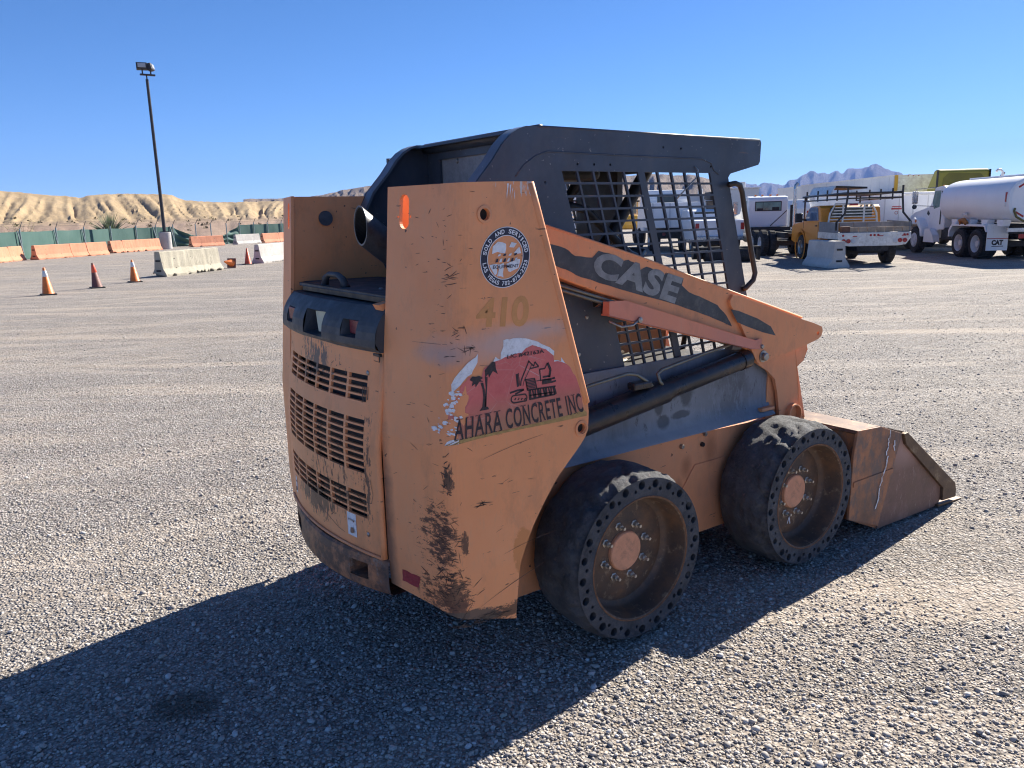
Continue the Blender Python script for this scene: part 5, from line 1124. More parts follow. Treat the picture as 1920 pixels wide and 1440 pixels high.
for i in range(len(FP)-1):
    a, b = FP[i], FP[i+1]; dn = Vector((b[1]-a[1], -(b[0]-a[0]), 0)).normalized(); rr_ = random.Random(i)
    tops = sag.get(i, (1.38, 1.35, 1.38)); ph = rr_.uniform(0, 6); amp = .08 if i in sag else .008
    def fp(u, v):
        top = interp(u, [(0, tops[0]), (.5, tops[1]), (1, tops[2])]); z = .02+(top-.02)*v
        w_ = amp*math.sin(math.pi*u)*(math.sin(v*(14 if i in sag else 3)+u*6+ph)+.6*math.sin(u*7+ph))*(1.6 if i in sag else 1)
        return (a[0]+(b[0]-a[0])*u+dn.x*(w_-.06), a[1]+(b[1]-a[1])*u+dn.y*(w_-.06), z)
    MB().grid(12, 14, fp).obj('privacy_screen', M_FAB, FN, smooth=True)
for h in (1.62, 1.74, 1.82): MB().tube([(x+.03*(h-1.5)*8, y+.03*(h-1.5)*8, h) for x, y in FP], .006, 4).obj('barbed_wire', M_LPOLE, FN)

# ---------------------------------------------------------------- concrete barriers
def barrier(name, p0, p1, mat, label, group, H=.70, wb=.52, wt=.15, seed=1, broken=.012, seams=(), spots=3):
    L = math.dist(p0, p1); prof = [(-wb/2, 0), (-wb/2, .06), (-wb*.30, .24), (-wt/2-.01, H-.02), (-wt/2+.02, H), (wt/2-.02, H), (wt/2+.01, H-.02), (wb*.30, .24), (wb/2, .06), (wb/2, 0)]
    m = MB(); n = max(6, int(L/.06)); rr_ = random.Random(seed); k = len(prof)
    xs = [L*(i/n-.5) for i in range(n+1)]
    for i, x in enumerate(xs):
        cut = .05 if any(abs((x/L+.5)-s_) < .5/n for s_ in seams) else 0
        for j, (y, z) in enumerate(prof):
            e = noise.noise(Vector((x*7+seed*9, y*6, z*6)))
            yy_ = y*(1-cut*1.6); zz = z-(cut*1.2 if z > H*.9 else 0)
            if z < .1: zz = z+max(0, e)*broken*(5 if z < .01 else 3.); yy_ *= 1-max(0, e)*min(.4, broken*9)
            else: yy_ += e*broken*.5; zz += e*broken*.4
            m.v.append((x, yy_, zz))
    for i in range(n):
        for j in range(k-1): a = i*k+j; m.f.append((a, a+1, a+k+1, a+k))
        m.f.append((i*k+k-1, i*k, (i+1)*k, (i+1)*k+k-1))
    m.f += [tuple(range(k))[::-1], tuple(n*k+j for j in range(k))]
    ang = math.atan2(p1[1]-p0[1], p1[0]-p0[0])
    rt = thing(name, label, 'barrier', ((p0[0]+p1[0])/2, (p0[1]+p1[1])/2, 0), ang, group)
    o = m.obj('barrier_body', mat, rt)
    for q in range(spots):
        x = L*(-.42+.84*(q+.5)/spots)+rr_.uniform(-.05, .05)
        for yy_, z in ((-.105, H*.66), (-.155, .21)):
            if rr_.random() < .75: MB().box((x, yy_, z), (.045, .02, .075), Matrix.Rotation(rr_.uniform(-.4, .4), 3, 'Y')).obj('anchor_pocket', M_CHAS, rt)
    for sx in (-1, 1):
        for z in (.18, .48): MB().box((sx*(L/2+.004), 0, z), (.02, .16, .05)).obj('joint_loop', M_CHAS, rt)
    return rt
gw, go, gb = 'pale concrete barriers standing in the yard', 'orange painted concrete barriers along the fence', 'pale barriers along the fence'
barrier('concrete_barrier', (3.30, 23.40), (5.55, 25.32), M_CONC, 'stained cream concrete barrier with crumbling foot beside the striped cone', gw, seed=3, broken=.045, H=.76)
barrier('concrete_barrier', (7.85, 28.15), (10.7, 30.6), M_CONC2, 'pale concrete barrier partly hidden behind the machine tower', gw, seed=4, H=.72)
barrier('concrete_barrier', (18.02, 10.80), (17.30, 9.52), M_CONC2, 'short smooth white concrete barrier in front of the amber flatbed pickup', gw, seed=5, H=.70, wb=.60, wt=.26, broken=.004, spots=1)
barrier('painted_barrier', (-1.2, 39.6), (1.05, 43.35), M_CONCO, 'orange barrier at the left edge of the view before the green fence', go, seed=6, seams=(.72,), spots=4)
barrier('painted_barrier', (1.6, 43.15), (3.3, 44.65), M_CONCO, 'orange barrier with slot marks, first of the touching three', go, seed=7, spots=2)
barrier('painted_barrier', (3.32, 44.67), (4.15, 45.4), M_CONCO, 'short orange barrier in the middle of the touching three', go, seed=8, spots=0)
barrier('painted_barrier', (4.18, 45.42), (5.3, 46.45), M_CONCO, 'orange barrier with two pockets, last of the touching three', go, seed=9, spots=2)
barrier('painted_barrier', (5.75, 48.0), (9.0, 51.0), M_CONCO, 'ragged orange barrier between the yucca and the light pole', go, seed=10, broken=.03, seams=(.22,), spots=2)
barrier('painted_barrier', (11.6, 53.9), (14.0, 54.9), M_CONCO, 'orange barrier right of the light pole under the sagging screen', go, seed=11, broken=.02, seams=(.5,), spots=2)
barrier('concrete_barrier', (15.1, 55.7), (17.2, 56.9), M_CONC2, 'clean white barrier set between two orange ones by the fence', gb, seed=12, spots=2)
barrier('painted_barrier', (17.6, 57.4), (20.4, 59.3), M_CONCO, 'farthest orange barrier beside the machine tower edge', go, seed=13, seams=(.55,), spots=3)

# ---------------------------------------------------------------- traffic cones
def cone(loc, H, sleeves, body, label, lean=0, rot=0, fallen=False):
    rt = thing('traffic_cone', label, 'traffic cone', loc, rot, 'traffic cones in the yard')
    if fallen: rt.rotation_euler = (rad(4), rad(-80), rot)
    MB().box((0, 0, .016), (.34, .34, .03)).obj('cone_base', M_RUBB if not fallen else M_COND, rt, bevel=.01)
    R0, R1 = .125, .026
    rz = lambda z: R0+(R1-R0)*z/H
    sh = lambda p: (p[0]+lean*p[2]/H, p[1], p[2])
    b = MB().lathe([(R0+.012, .03), (R0, .045), (R1, H), (R1*.6, H+.006), (0, H+.004)], (0, 0, 0), 'z', 20); b.v = [sh(p) for p in b.v]; b.obj('cone_body', body, rt, smooth=False, auto=50)
    for (z0, z1, mt) in sleeves:
        s_ = MB().lathe([(rz(z0)+.002, z0), (rz(z0)+.004, z0+.004), (rz(z1)+.004, z1-.004), (rz(z1)+.001, z1)], (0, 0, 0), 'z', 20); s_.v = [sh(p) for p in s_.v]; s_.obj('cone_sleeve', mt, rt, auto=50)
    return rt
cone((-.08, 19.1, 0), .64, [(.43, .575, M_CWHT)], M_CONE, 'faded orange cone with one white sleeve, nearest the left edge', -.02)
cone((1.15, 20.35, 0), .64, [(.0401, .30, M_COND), (.40, .60, M_CONER)], M_COND, 'dirty maroon cone with no white band, middle of the leaning row', -.045)
cone((2.3, 21.7, 0), .62, [(.24, .35, M_CWHT), (.43, .56, M_CWHT)], M_CONE, 'orange cone with two white bands beside the cream barrier', -.02)
cone((7.35, 27.75, 0), .60, [], M_CONER, 'plain red orange cone without bands standing right of the fallen cone', 0)
cone((6.25, 26.0, .17), .46, [(.2, .3, M_CWHT)], M_CONE, 'fallen cone lying with its dark base up beside the cream barrier', 0, rad(38), True)

# ---------------------------------------------------------------- plants behind the fence
YU = thing('yucca_plant', 'spiky green yucca poking up above the green fence', 'yucca', (7.35, 57.5, 0)); rr_ = random.Random(5)
M_YUC = simple('yucca_leaf', (.10, .14, .06), .6, 0, .35, 3); M_SHR = simple('pale_shrub_leaf', (.30, .31, .10), .8, 0, .35, 3); M_TWIG = simple('dry_twig', (.25, .17, .10), .8)
MB().cyl((0, 0, 0), (0, 0, 1.0), .16, .13, seg=8).obj('trunk', M_TWIG, YU)
cr = MB()
for k in range(110):
    a = rr_.uniform(0, 6.283); el = rad(rr_.uniform(8, 88)); L = rr_.uniform(1.2, 1.75); d = Vector((math.cos(a)*math.cos(el), math.sin(a)*math.cos(el), math.sin(el))); s_ = d.orthogonal().normalized()*.032
    p = Vector((0, 0, .95)); e = p+d*L; m_ = p+d*L*.45+Vector((0, 0, .03)); u2 = d.cross(s_).normalized()*.012
    cr.add([p-s_*.6, p+s_*.6, m_+s_, m_-s_, e, m_+u2], [(0, 1, 2, 5), (0, 5, 3), (3, 5, 4), (5, 2, 4)])
cr.obj('crown', M_YUC, YU)
SB = thing('desert_shrub', 'pale yellow green shrub behind the left part of the fence', 'shrub', (2.2, 58.5, 0)); tw = MB(); lf = MB()
for k in range(60):
    a = rr_.uniform(0, 6.283); el = rad(rr_.uniform(25, 85)); L = rr_.uniform(1.1, 2.1); d = Vector((math.cos(a)*math.cos(el)*1.25, math.sin(a)*math.cos(el)*1.25, math.sin(el)*1.0)); e = d*L
    tw.tube([(0, 0, 0), d*L*.5+Vector((0, 0, .1)), e], [.02, .012, .005], 4)
    for q in range(26):
        p = d*L*rr_.uniform(.5, 1.05)+Vector([rr_.gauss(0, .09) for _ in range(3)]); s_ = Vector([rr_.uniform(-.05, .05) for _ in range(3)]); r2 = Vector([rr_.uniform(-.05, .05) for _ in range(3)])
        lf.add([p, p+s_, p+r2], [(0, 1, 2)])
tw.obj('twigs', M_TWIG, SB); lf.obj('foliage', M_SHR, SB)
dsc = MB(); # scattered desert scrub between fence and bluffs
for k in range(150):
    a = rad(rr_.uniform(62, 100)); r = rr_.uniform(72, 150); zc_ = bl_h(math.degrees(a), r)[0]; p0 = Vector((C0[0]+r*math.cos(a), C0[1]+r*math.sin(a), zc_)); sz = rr_.uniform(.15, .45)
    for q in range(14): d = Vector((rr_.gauss(0, 1), rr_.gauss(0, 1), abs(rr_.gauss(0, 1)))).normalized()*sz; w2 = Vector([rr_.uniform(-.08, .08) for _ in range(3)]); dsc.add([p0, p0+d+w2, p0+d-w2], [(0, 1, 2)])
dsc.obj('desert_scrub', simple('scrub_leaf', (.20, .17, .08), .9), kind='stuff', label='sparse dry desert scrub on the flat beyond the fence')
# ---------------------------------------------------------------- vehicles, all parked nose-away at about the same heading
HD = rad(52.5)
def loc(anchor, x, y): return (anchor[0]+x*math.cos(HD)-y*math.sin(HD), anchor[1]+x*math.sin(HD)+y*math.cos(HD), 0)
def tyre_pair(rt, x, yo, r, w_, side, rimmat=M_WHL, rimr=.55, dual=False, deep=.05):
    """wheel part at local x; yo = outer face; side=+1 faces local +y"""
    yc = yo-side*w_/2
    m = MB().lathe([(r*rimr, side*-.0+yc+side*w_/2*.9), (r*.80, yc+side*w_/2), (r*.94, yc+side*w_*.44), (r, yc+side*w_*.3), (r, yc-side*w_*.3), (r*.94, yc-side*w_*.44), (r*.8, yc-side*w_/2), (r*.5, yc-side*w_/2)], (x, 0, r), 'y', 28)
    for k in range(28):
        a = 2*math.pi*k/28; m.box((x+(r)*math.cos(a), yc, r+(r)*math.sin(a)), (.03, w_*.7, .035), Matrix.Rotation(-a, 3, 'Y'))
    t_ = m.obj('tyre', M_TYR, rt, auto=40)
    ri = MB().lathe([(r*rimr, yc+side*w_/2*.92), (r*rimr*.93, yc+side*w_/2*.85), (r*rimr*.85, yc+side*(w_/2*.85-deep)), (r*.26, yc+side*(w_/2*.85-deep)), (r*.22, yc+side*(w_/2*.85-deep*.3)), (r*.2, yc+side*(w_/2*.9-deep*.3)), (0, yc+side*(w_/2*.9-deep*.3))], (x, 0, r), 'y', 24).obj('wheel_rim', rimmat, t_, auto=40)
    for k in range(8):
        a = 2*math.pi*k/8; MB().cyl((x+r*.33*math.cos(a), yc+side*(w_/2*.85-deep), r+r*.33*math.sin(a)), (x+r*.33*math.cos(a), yc+side*(w_/2*.85-deep*.7), r+r*.33*math.sin(a)), r*.035, seg=6).obj('wheel_nut', M_STEEL, t_)
    return t_
def panel_txt(rt, txt, mat, fn, bold=.0): return text_mb(txt, fn, bold).obj('lettering', mat, rt)

# ---- amber flatbed pickup
A0 = (19.93, 9.67)
PK = thing('flatbed_pickup', 'amber flatbed pickup with black ladder rack and plank filled bed', 'pickup truck', (*A0, 0), HD)
yl, yr = 1.78, -.18; ym = (yl+yr)/2
MB().bb(-.88, 3.0, ym-.42, ym+.42, .38, .58).obj('chassis', M_CHAS, PK); MB().bb(-.15, .15, ym-.8, ym+.8, .28, .46).obj('rear_axle', M_CHAS, PK)
MB().poly([(-.88, .72), (.66, .72), (.66, .88), (-.88, .88)], yr, yl, 'y').obj('bed_frame', M_ALU, PK, bevel=.01)
SKt = MB().poly([(yr, .88), (yl, .88), (yl, .72), (yl-.12, .55), (yl-.32, .52), (yr+.32, .52), (yr+.12, .55), (yr, .72)], -.93, -.885, 'x').obj('rear_skirt', M_ALU, PK, bevel=.006)
for y in (yl-.16, yl-.29, yl-.42, yr+.42, yr+.29, yr+.16): MB().cyl((-.931, y, .66), (-.948, y, .66), .058, seg=16).obj('tail_light', M_RLGT if abs(y-ym) > .6 else M_WHL, PK)
for y in (yl-.14, ym+.1, ym, ym-.1, yr+.1, yr+.18): MB().cyl((-.931, y, .81), (-.942, y, .81), .032, seg=12).obj('marker_light', M_RLGT, PK)
for y0 in (yl-.40, yl-1.1, yr+.25):
    for k in range(2): MB().bb(-.934, -.931, y0-.14*k, y0-.14*k-.12, .775, .80).obj('reflector_strip', M_WHL if k else M_RLGT, PK)
MB().poly([(-.86, .885), (.6, .885), (.6, 1.17), (-.86, 1.15)], yl-.03, yl, 'y').obj('side_board', M_GBOX, PK, bevel=.004); MB().poly([(-.86, .885), (.6, .885), (.6, 1.17), (-.86, 1.15)], yr, yr+.03, 'y').obj('side_board', M_GBOX, PK, bevel=.004)
for k in range(7):
    y = yl-.35-k*.235; MB().bb(-.85, -.82, y-.225, y, .885, 1.03).obj('plank', M_WOOD, PK, bevel=.006)
for k in range(4): MB().bb(-.5, -.46, yl-.55-k*.37, yl-.2-k*.37, 1.0, 1.16).obj('side_board', M_GBOX, PK)
MB().bb(-.84, -.7, yl-.36, yl-.12, .885, 1.05).obj('tool_box', simple('rusty_box', (.16, .07, .04), .7), PK, bevel=.01)
# headboard of pale louvres
x_ = .68; HB = MB().tube([(x_, ym+.72, .9), (x_, ym+.66, 1.40), (x_, ym+.52, 1.66), (x_, ym-.52, 1.66), (x_, ym-.66, 1.40), (x_, ym-.72, .9)], .028, 8).obj('headboard_frame', M_ALU, PK)
for k in range(6):
    z = 1.12+k*.085; hw = .70-.07*k*.5
    MB().bb(x_-.02, x_+.02, ym-hw, ym+hw, z, z+.028).obj('headboard_slat', M_ALU, PK)
for y in (-.3, .3): MB().bb(x_-.03, x_-.022, ym+y-.025, ym+y+.025, .9, 1.64).obj('headboard_upright', M_ALU, PK)
MB().bb(x_-.03, x_+.03, ym-.12, ym+.12, 1.61, 1.67).obj('high_brake_light', M_RLGT, PK, bevel=.01)
# cab
cb = MB().poly([(.82, .60), (.82, 1.20), (.92, 1.56), (1.05, 1.63), (1.75, 1.61), (1.95, 1.54), (2.45, 1.16), (3.35, 1.08), (3.55, 1.0), (3.58, .55), (3.3, .5), (2.95, .5), (2.85, .80), (2.6, .92), (2.3, .86), (2.15, .5), (.9, .48)], ym-.86, ym+.86, 'y').obj('cab', M_YPK, PK, bevel=.05)
for s_ in (1, -1): MB().poly([(1.02, 1.20), (1.10, 1.56), (1.22, 1.60), (1.75, 1.58), (1.92, 1.50), (2.22, 1.22), (2.15, 1.18)], ym+s_*.862, ym+s_*.867, 'y').obj('side_window', M_GLASS if s_ < 0 else simple('blue_window', (.10, .16, .26), .08), PK)
MB().bb(.84, .86, ym-.6, ym+.6, 1.22, 1.56).obj('rear_window', M_GLASS, PK)
MB().poly([(1.02, 1.15), (1.02, .6), (1.03, .6), (1.03, 1.15)], ym+.861, ym+.866, 'y').obj('door_seam', M_CHAS, PK); MB().bb(1.12, 1.24, ym+.862, ym+.89, 1.03, 1.06).obj('door_handle', M_CHAS, PK)
MB().bb(2.1, 2.2, ym+.98, ym+1.20, 1.14, 1.42).obj('side_mirror', M_BLK, PK, bevel=.03); MB().cyl((2.15, ym+.85, 1.2), (2.15, ym+1.02, 1.24), .03, seg=6).obj('mirror_arm', M_BLK, PK)
MB().lathe([(.47, ym+.855), (.50, ym+.885), (.43, ym+.88)], (2.58, 0, .42), 'y', 28).obj('wheel_arch', M_YPK, PK)
for x, yo, s_ in ((2.58, ym+.88, 1), (2.58, ym-.88, -1), (0, ym+.88, 1), (0, ym-.88, -1)): tyre_pair(PK, x, yo, .37, .26, s_, M_STEEL, .6, deep=.04)
# black ladder rack
RK = MB(); 
for y in (yl+.02, yr-.02):
    sgn = 1 if y > ym else -1
    RK.tube([(-.80, y, .95), (-.80, y, 1.15), (-.80, y-sgn*.22, 1.40), (-.80, y-sgn*.27, 1.85), (-.80, y-sgn*.27, 2.12)], .03, 6)
    RK.tube([(-.80, y-sgn*.27, 1.95), (2.6, y-sgn*.16, 1.90)], .03, 6); RK.tube([(-.80, y-sgn*.27, 1.80), (2.6, y-sgn*.16, 1.77)], .022, 6)
    for x in (-.1, .7, 1.5, 2.5): RK.cyl((x, y-sgn*.24, 1.75), (x, y-sgn*.24, 2.06), .025, seg=6)
    RK.cyl((2.4, y-sgn*.16, .95), (2.4, y-sgn*.16, 1.9), .028, seg=6)
RK.tube([(-.80, yl-.25, 1.93), (-.80, yr+.25, 1.93)], .03, 6).tube([(-.80, yl-.25, 1.80), (-.80, yr+.25, 1.80)], .022, 6)
RK.tube([(1.0, yl-.22, 1.93), (1.0, yr+.22, 1.93)], .025, 6).tube([(2.5, yl-.2, 1.93), (2.5, yr+.2, 1.93)], .025, 6); RK.obj('ladder_rack', M_BLK, PK)
MB().box((1.6, ym+.1, 2.13), (1.9, .9, .05), Matrix.Rotation(rad(3), 3, 'X')).obj('rack_tray', M_CHAS, PK); MB().box((1.6, ym+.62, 2.05), (1.9, .03, .26), Matrix.Rotation(rad(28), 3, 'X')).obj('rack_tray_side', M_ALU, PK)

# ---- white water tank truck
B0 = (22.61, 8.58)
TK = thing('tank_truck', 'white water tank truck with lettered mud flap and dual rear wheels', 'tank truck', (*B0, 0), HD)
def tank_sec(u, x, sx=1.):
    a = 2*math.pi*u; ca, sa = math.cos(a), math.sin(a); p = 2/3.0
    y = -.98+1.0*sx*math.copysign(abs(ca)**p, ca); z = 1.66+.64*sx*math.copysign(abs(sa)**(2/2.6), sa); return (x, y, z)
tm = MB(); xsn = [(-1.55, .93), (-1.52, .985), (-1.45, 1.0), (-.3, 1.0), (.9, 1.), (2.2, 1.), (2.27, .985), (2.30, .93)]; sg = 56
for x, s_ in xsn: tm.v += [tank_sec(k/sg, x, s_) for k in range(sg)]
for j in range(len(xsn)-1): tm.f += [(j*sg+k, j*sg+(k+1) % sg, (j+1)*sg+(k+1) % sg, (j+1)*sg+k)[::-1] for k in range(sg)]
tm.f += [tuple(range(sg)), tuple((len(xsn)-1)*sg+k for k in range(sg))[::-1]]; TNK = tm.obj('tank', M_TANK, TK, auto=28)
MB().bb(-1.4, 2.0, -1.3, -.7, 2.30, 2.35).obj('tank_walkway', M_TANK, TK, bevel=.01)
MB().bb(-1.3, 4.2, -1.4, -.55, .72, .98).obj('chassis', M_CHAS, TK); MB().bb(-.2, 1.2, -1.6, -.3, .34, .50).obj('axle_beam', M_CHAS, TK); MB().bb(1.4, 2.6, -1.5, -.25, .45, .85).obj('fuel_tank', M_CHAS, TK, bevel=.05)
for x in (-1.1, -.3, .6, 1.4): MB().poly([(x-.12, .95), (x+.12, .95), (x+.18, 1.12), (x-.18, 1.12)], -.25, -.05, 'y').obj('tank_saddle', M_TANK, TK)
MB().tube([(.9, -.02, .98), (.85, .05, 1.10), (.65, .05, 1.12), (.5, .04, 1.0)], .06, 8).obj('spray_valve', simple('rusty_orange_valve', (.45, .17, .04), .6), TK, smooth=True)
for s_ in (0, -1.95):
    sg_ = 1 if s_ == 0 else -1
    for x in (0, .96): tyre_pair(TK, x, s_+sg_*.0+(0.02 if sg_ > 0 else 0), .43, .5, sg_, M_WHL, .58, deep=.13)
    tyre_pair(TK, 3.86, s_+sg_*.02, .43, .26, sg_, M_WHL, .55, deep=-.03)
MB().poly([(-.62, .78), (-.50, .96), (-.40, .99), (1.38, .99), (1.55, .80), (1.55, .60), (1.50, .60), (1.48, .76), (1.32, .93), (-.38, .93), (-.45, .92), (-.55, .78)], -.52, .03, 'y').obj('wheel_fender', M_WT, TK)
MF = MB().bb(-.66, -.64, -.56, .03, .26, 1.0).obj('mud_flap', M_WT, TK); MB().bb(-.668, -.661, -.56, .03, .585, .605).obj('flap_stripe', M_RLGT, MF)
text_mb('CAT', lambda u, v: (-.664, -.11-.32*u, .41+.15*v), .07).obj('flap_lettering', M_TXTB, MF); MB().bb(-.668, -.662, -.44, -.12, .37, .39).obj('flap_underline', M_TXTB, MF)
MB().bb(-1.52, -1.49, -1.95, -.03, .80, .90).obj('rear_bar', M_ALU, TK); MB().bb(-1.53, -1.50, -.55, -.35, .62, .74).obj('tail_light', M_RLGT, TK)
for (y0, z0, y1, z1) in ((-.20, 1.98, -.42, 2.12), (-.18, 1.33, -.40, 1.20)): 
    d = Vector((0, y1-y0, z1-z0)); n_ = Vector((0, -d.z, d.y)).normalized()*.025; p = Vector((-1.556, y0, z0)); MB().add([p-n_, p+d-n_, p+d+n_, p+n_], [(0, 1, 2, 3)]).obj('reflector_strip', M_RLGT, TNK)
MB().bb(-1.42, -1.36, .005, .027, 1.60, 1.86).obj('reflector_strip', M_RLGT, TNK); MB().bb(-1.42, -1.36, .005, .027, 1.48, 1.59).obj('reflector_strip', M_WHL, TNK)
MB().tube([(-1.56, -.15, 1.42), (-1.62, -.1, 1.36), (-1.58, -.2, 1.20), (-1.56, -.42, 1.08)], .03, 8).obj('tank_hose', simple('olive_hose', (.12, .11, .03), .6), TK)
MB().bb(.6, .8, .0, .02, 1.24, 1.32).obj('placard', M_WHL, TNK)
# rear axle on the far side shows under the tank
cabp = [(2.40, .78), (2.40, 2.06), (2.62, 2.16), (3.15, 2.12), (3.30, 1.66), (3.42, 1.52), (4.45, 1.34), (4.78, 1.20), (4.85, .70), (4.4, .62), (4.32, .85), (4.05, .99), (3.7, .99), (3.42, .82), (3.35, .55), (3.0, .50), (2.75, .78)]
MB().poly(cabp, -1.72, -.22, 'y').obj('cab', M_WT, TK, bevel=.05)
MB().poly([(3.30, .55), (3.38, .86), (3.60, 1.10), (3.95, 1.16), (4.25, 1.06), (4.42, .84), (4.46, .62), (4.36, .62), (4.28, .82), (4.08, .94), (3.7, .94), (3.48, .78), (3.42, .55)], -.25, .04, 'y').obj('front_fender', M_WT, TK, bevel=.03)
MB().poly([(2.75, 1.50), (2.72, 2.02), (3.10, 2.02), (3.22, 1.66), (3.10, 1.44)], -.218, -.212, 'y').obj('door_window', M_GLG, TK); MB().bb(2.60, 2.66, -.215, -.208, .95, 2.0).obj('window_trim', M_CHAS, TK)
MB().poly([(3.35, 1.30), (3.50, 1.40), (3.55, 1.28), (3.42, 1.22)], -.218, -.213, 'y').obj('hood_vent', M_GLASS, TK); MB().cyl((3.75, .04, 1.05), (3.75, .055, 1.05), .05, seg=12).obj('marker_light', M_AMB, TK)
MB().poly([(2.55, .40), (3.25, .40), (3.2, .78), (2.9, .80), (2.62, .6)], -.2, -.02, 'y').obj('cab_step', M_WT, TK, bevel=.02)
MB().bb(3.18, 3.24, .28, .46, 1.62, 2.02).obj('side_mirror', M_CHR, TK, bevel=.02); MB().tube([(3.0, -.2, 2.12), (3.2, .36, 2.08), (3.2, .36, 1.56), (3.0, -.2, 1.52)], .014, 6).obj('mirror_arm', M_CHR, TK); MB().lathe([(.0, 0), (.07, .01), (.08, .03)], (3.2, .36, 1.52), 'x', 14).obj('round_mirror', M_GLASS, TK)
for y in (-1.5, -1.2, -.97, -.74, -.45): MB().box((3.0, y, 2.17), (.08, .06, .04)).obj('roof_marker', M_AMB, TK)
MB().tube([(1.2, -1.25, 2.3), (1.2, -1.25, 2.50), (1.2, -1.18, 2.56), (1.2, -1.10, 2.56), (1.2, -1.06, 2.50)], .035, 8).obj('vent_pipe', M_WHL, TK, smooth=True)

# ---- yellow sleeper roof, exhaust behind the tank
YT = thing('semi_truck', 'olive yellow semi truck with tall roof fairing behind the tank truck', 'semi truck', loc(B0, 6.6, -2.85), HD)
MB().poly([(0, .5), (0, 2.72), (.08, 2.84), (.35, 2.80), (.8, 2.2), (1.0, 1.2), (2.6, 1.0), (2.7, .5)], -.93, .93, 'y').obj('cab', M_YLT, YT, bevel=.07)
MB().poly([(-.72, 2.20), (-.74, 2.50), (-.60, 2.66), (.55, 2.70), (.74, 2.52), (.76, 2.20), (.6, 1.95), (-.6, 1.95)], -.012, .0, 'x').obj('fairing_recess', M_YLD, YT, bevel=.01)
for s_ in (-.935, .935): MB().box((.02, s_, 2.2), (.12, .02, 1.2)).obj('fairing_edge', M_CHAS, YT)
for s_ in (1, -1): tyre_pair(YT, .8, s_*.95, .45, .4, s_, M_WHL); tyre_pair(YT, 2.8, s_*.95, .45, .26, s_, M_WHL)
MB().cyl((-.3, -1.15, .6), (-.3, -1.15, 2.45), .06, seg=10).tube([(-.3, -1.15, 2.4), (-.3, -1.18, 2.52), (-.3, -1.26, 2.66)], .055, 8).obj('exhaust_stack', M_CHR, YT)

# ---- box trailers far back
def trailer(x, y, ln, wd, z0, z1, label, frame, door, anchor, slats=5):
    rt = thing('box_trailer', label, 'trailer', loc(anchor, x, y), HD, 'box trailers parked at the back')
    b = MB().bb(0, ln, -wd, 0, z0, z1).obj('trailer_body', M_TRL, rt, bevel=.02)
    MB().bb(-.03, 0, -.16, -.03, z0, z1).obj('door_post', frame, rt); MB().bb(-.03, 0, -wd, -wd+.10, z0, z1).obj('door_post', M_TRL, rt); MB().bb(-.032, 0, -wd+.1, -.16, z1-.14, z1).obj('door_header', door, rt); MB().bb(-.03, 0, -wd+.1, -.16, z0, z0+.1).obj('door_sill', M_TRL, rt)
    h = (z1-.14-z0-.1)/slats
    for k in range(slats): MB().bb(-.018, -.004, -wd+.11, -.17, z0+.1+k*h+.006, z0+.1+(k+1)*h-.006).obj('door_panel', door, rt)
    for k in range(5): MB().bb(-.04, -.033, -wd*.3-.1*k-.05, -wd*.3-.1*k, z1-.06, z1-.03).obj('marker_light', M_RLGT, rt) if k % 2 == 0 else None
    for k in range(int(ln/.9)): MB().bb(.9*k+.4, .9*k+.42, 0.0005, .008, z0+.02, z1-.03).obj('side_rivet_strip', M_TRL, rt)
    MB().bb(.0, ln, .0, .014, z1-.06, z1+.01).obj('top_rail', M_ALU, rt); MB().bb(.0, ln, 0.0, .012, z0, z0+.08).obj('bottom_rail', M_ALU, rt)
    for s_, yy_ in ((1, -.02), (-1, -wd+.02)):
        for xx_ in (1.0, 2.0): tyre_pair(rt, xx_, yy_, .42, .4, s_, M_WHL)
    MB().bb(.3, 3, -wd*.8, -wd*.2, .4, z0).obj('bogie', M_CHAS, rt)
    return rt
trailer(9, -1.35, 11.5, 1.72, .85, 2.76, 'grey box trailer with yellow door post and cream roll door', M_YEQ, simple('cream_door', (.88, .82, .72), .5), B0, 4)
trailer(28, -11.45, 11, 1.6, .9, 3.14, 'farthest pale trailer with faint letter on its long grey side', M_TRL, M_WHL, (21.46, 14.97), 5)
C_ = (21.46, 14.97)
trA = [o for o in bpy.data.objects if o.name.startswith('box_trailer')][-1]
MB().add([(2.5, .02, 1.35), (5.6, .02, 1.35), (5.6, .02, 1.55), (4.2, .02, 1.60), (4.2, .02, 2.6), (4.0, .02, 2.6), (2.7, .02, 1.6)], [(0, 1, 2, 3, 4, 5, 6)]).obj('side_print', simple('pale_print', (.70, .71, .72), .5), trA)

# ---- white van body behind pickup
VB = thing('box_truck', 'white panelled box truck with small red notice behind the tank truck', 'box truck', loc(B0, 5.3, 1.25), HD)
MB().bb(0, 5, -2.5, 0, .62, 2.03).obj('box_body', M_WT, VB, bevel=.02)
for k in range(5): MB().bb(-.012, 0, -.30-.5*k, -.27-.5*k, .7, 1.95).obj('panel_rib', M_TRL, VB)
for z in (.70, 1.92): MB().bb(-.014, 0, -2.48, -.02, z, z+.05).obj('body_rail', M_ALU, VB)
MB().bb(-.016, -.013, -1.38, -1.02, 1.44, 1.50).obj('notice_bar', M_TXTR, VB); MB().bb(-.016, -.013, -1.36, -1.04, 1.53, 1.56).obj('notice_bar', M_TXTR, VB); MB().lathe([(.06, -.013), (.06, -.016), (.045, -.016), (.045, -.013)], (0, -1.2, 1.33), 'x', 14).obj('notice_ring', M_TXTR, VB)
bpy.data.objects[-1 if False else VB.children[-1].name].location = (0, 0, 0)
for s_, yy_ in ((1, -.05), (-1, -2.45)): tyre_pair(VB, .9, yy_, .4, .4, s_, M_WHL); tyre_pair(VB, 4.4, yy_, .4, .26, s_, M_WHL)
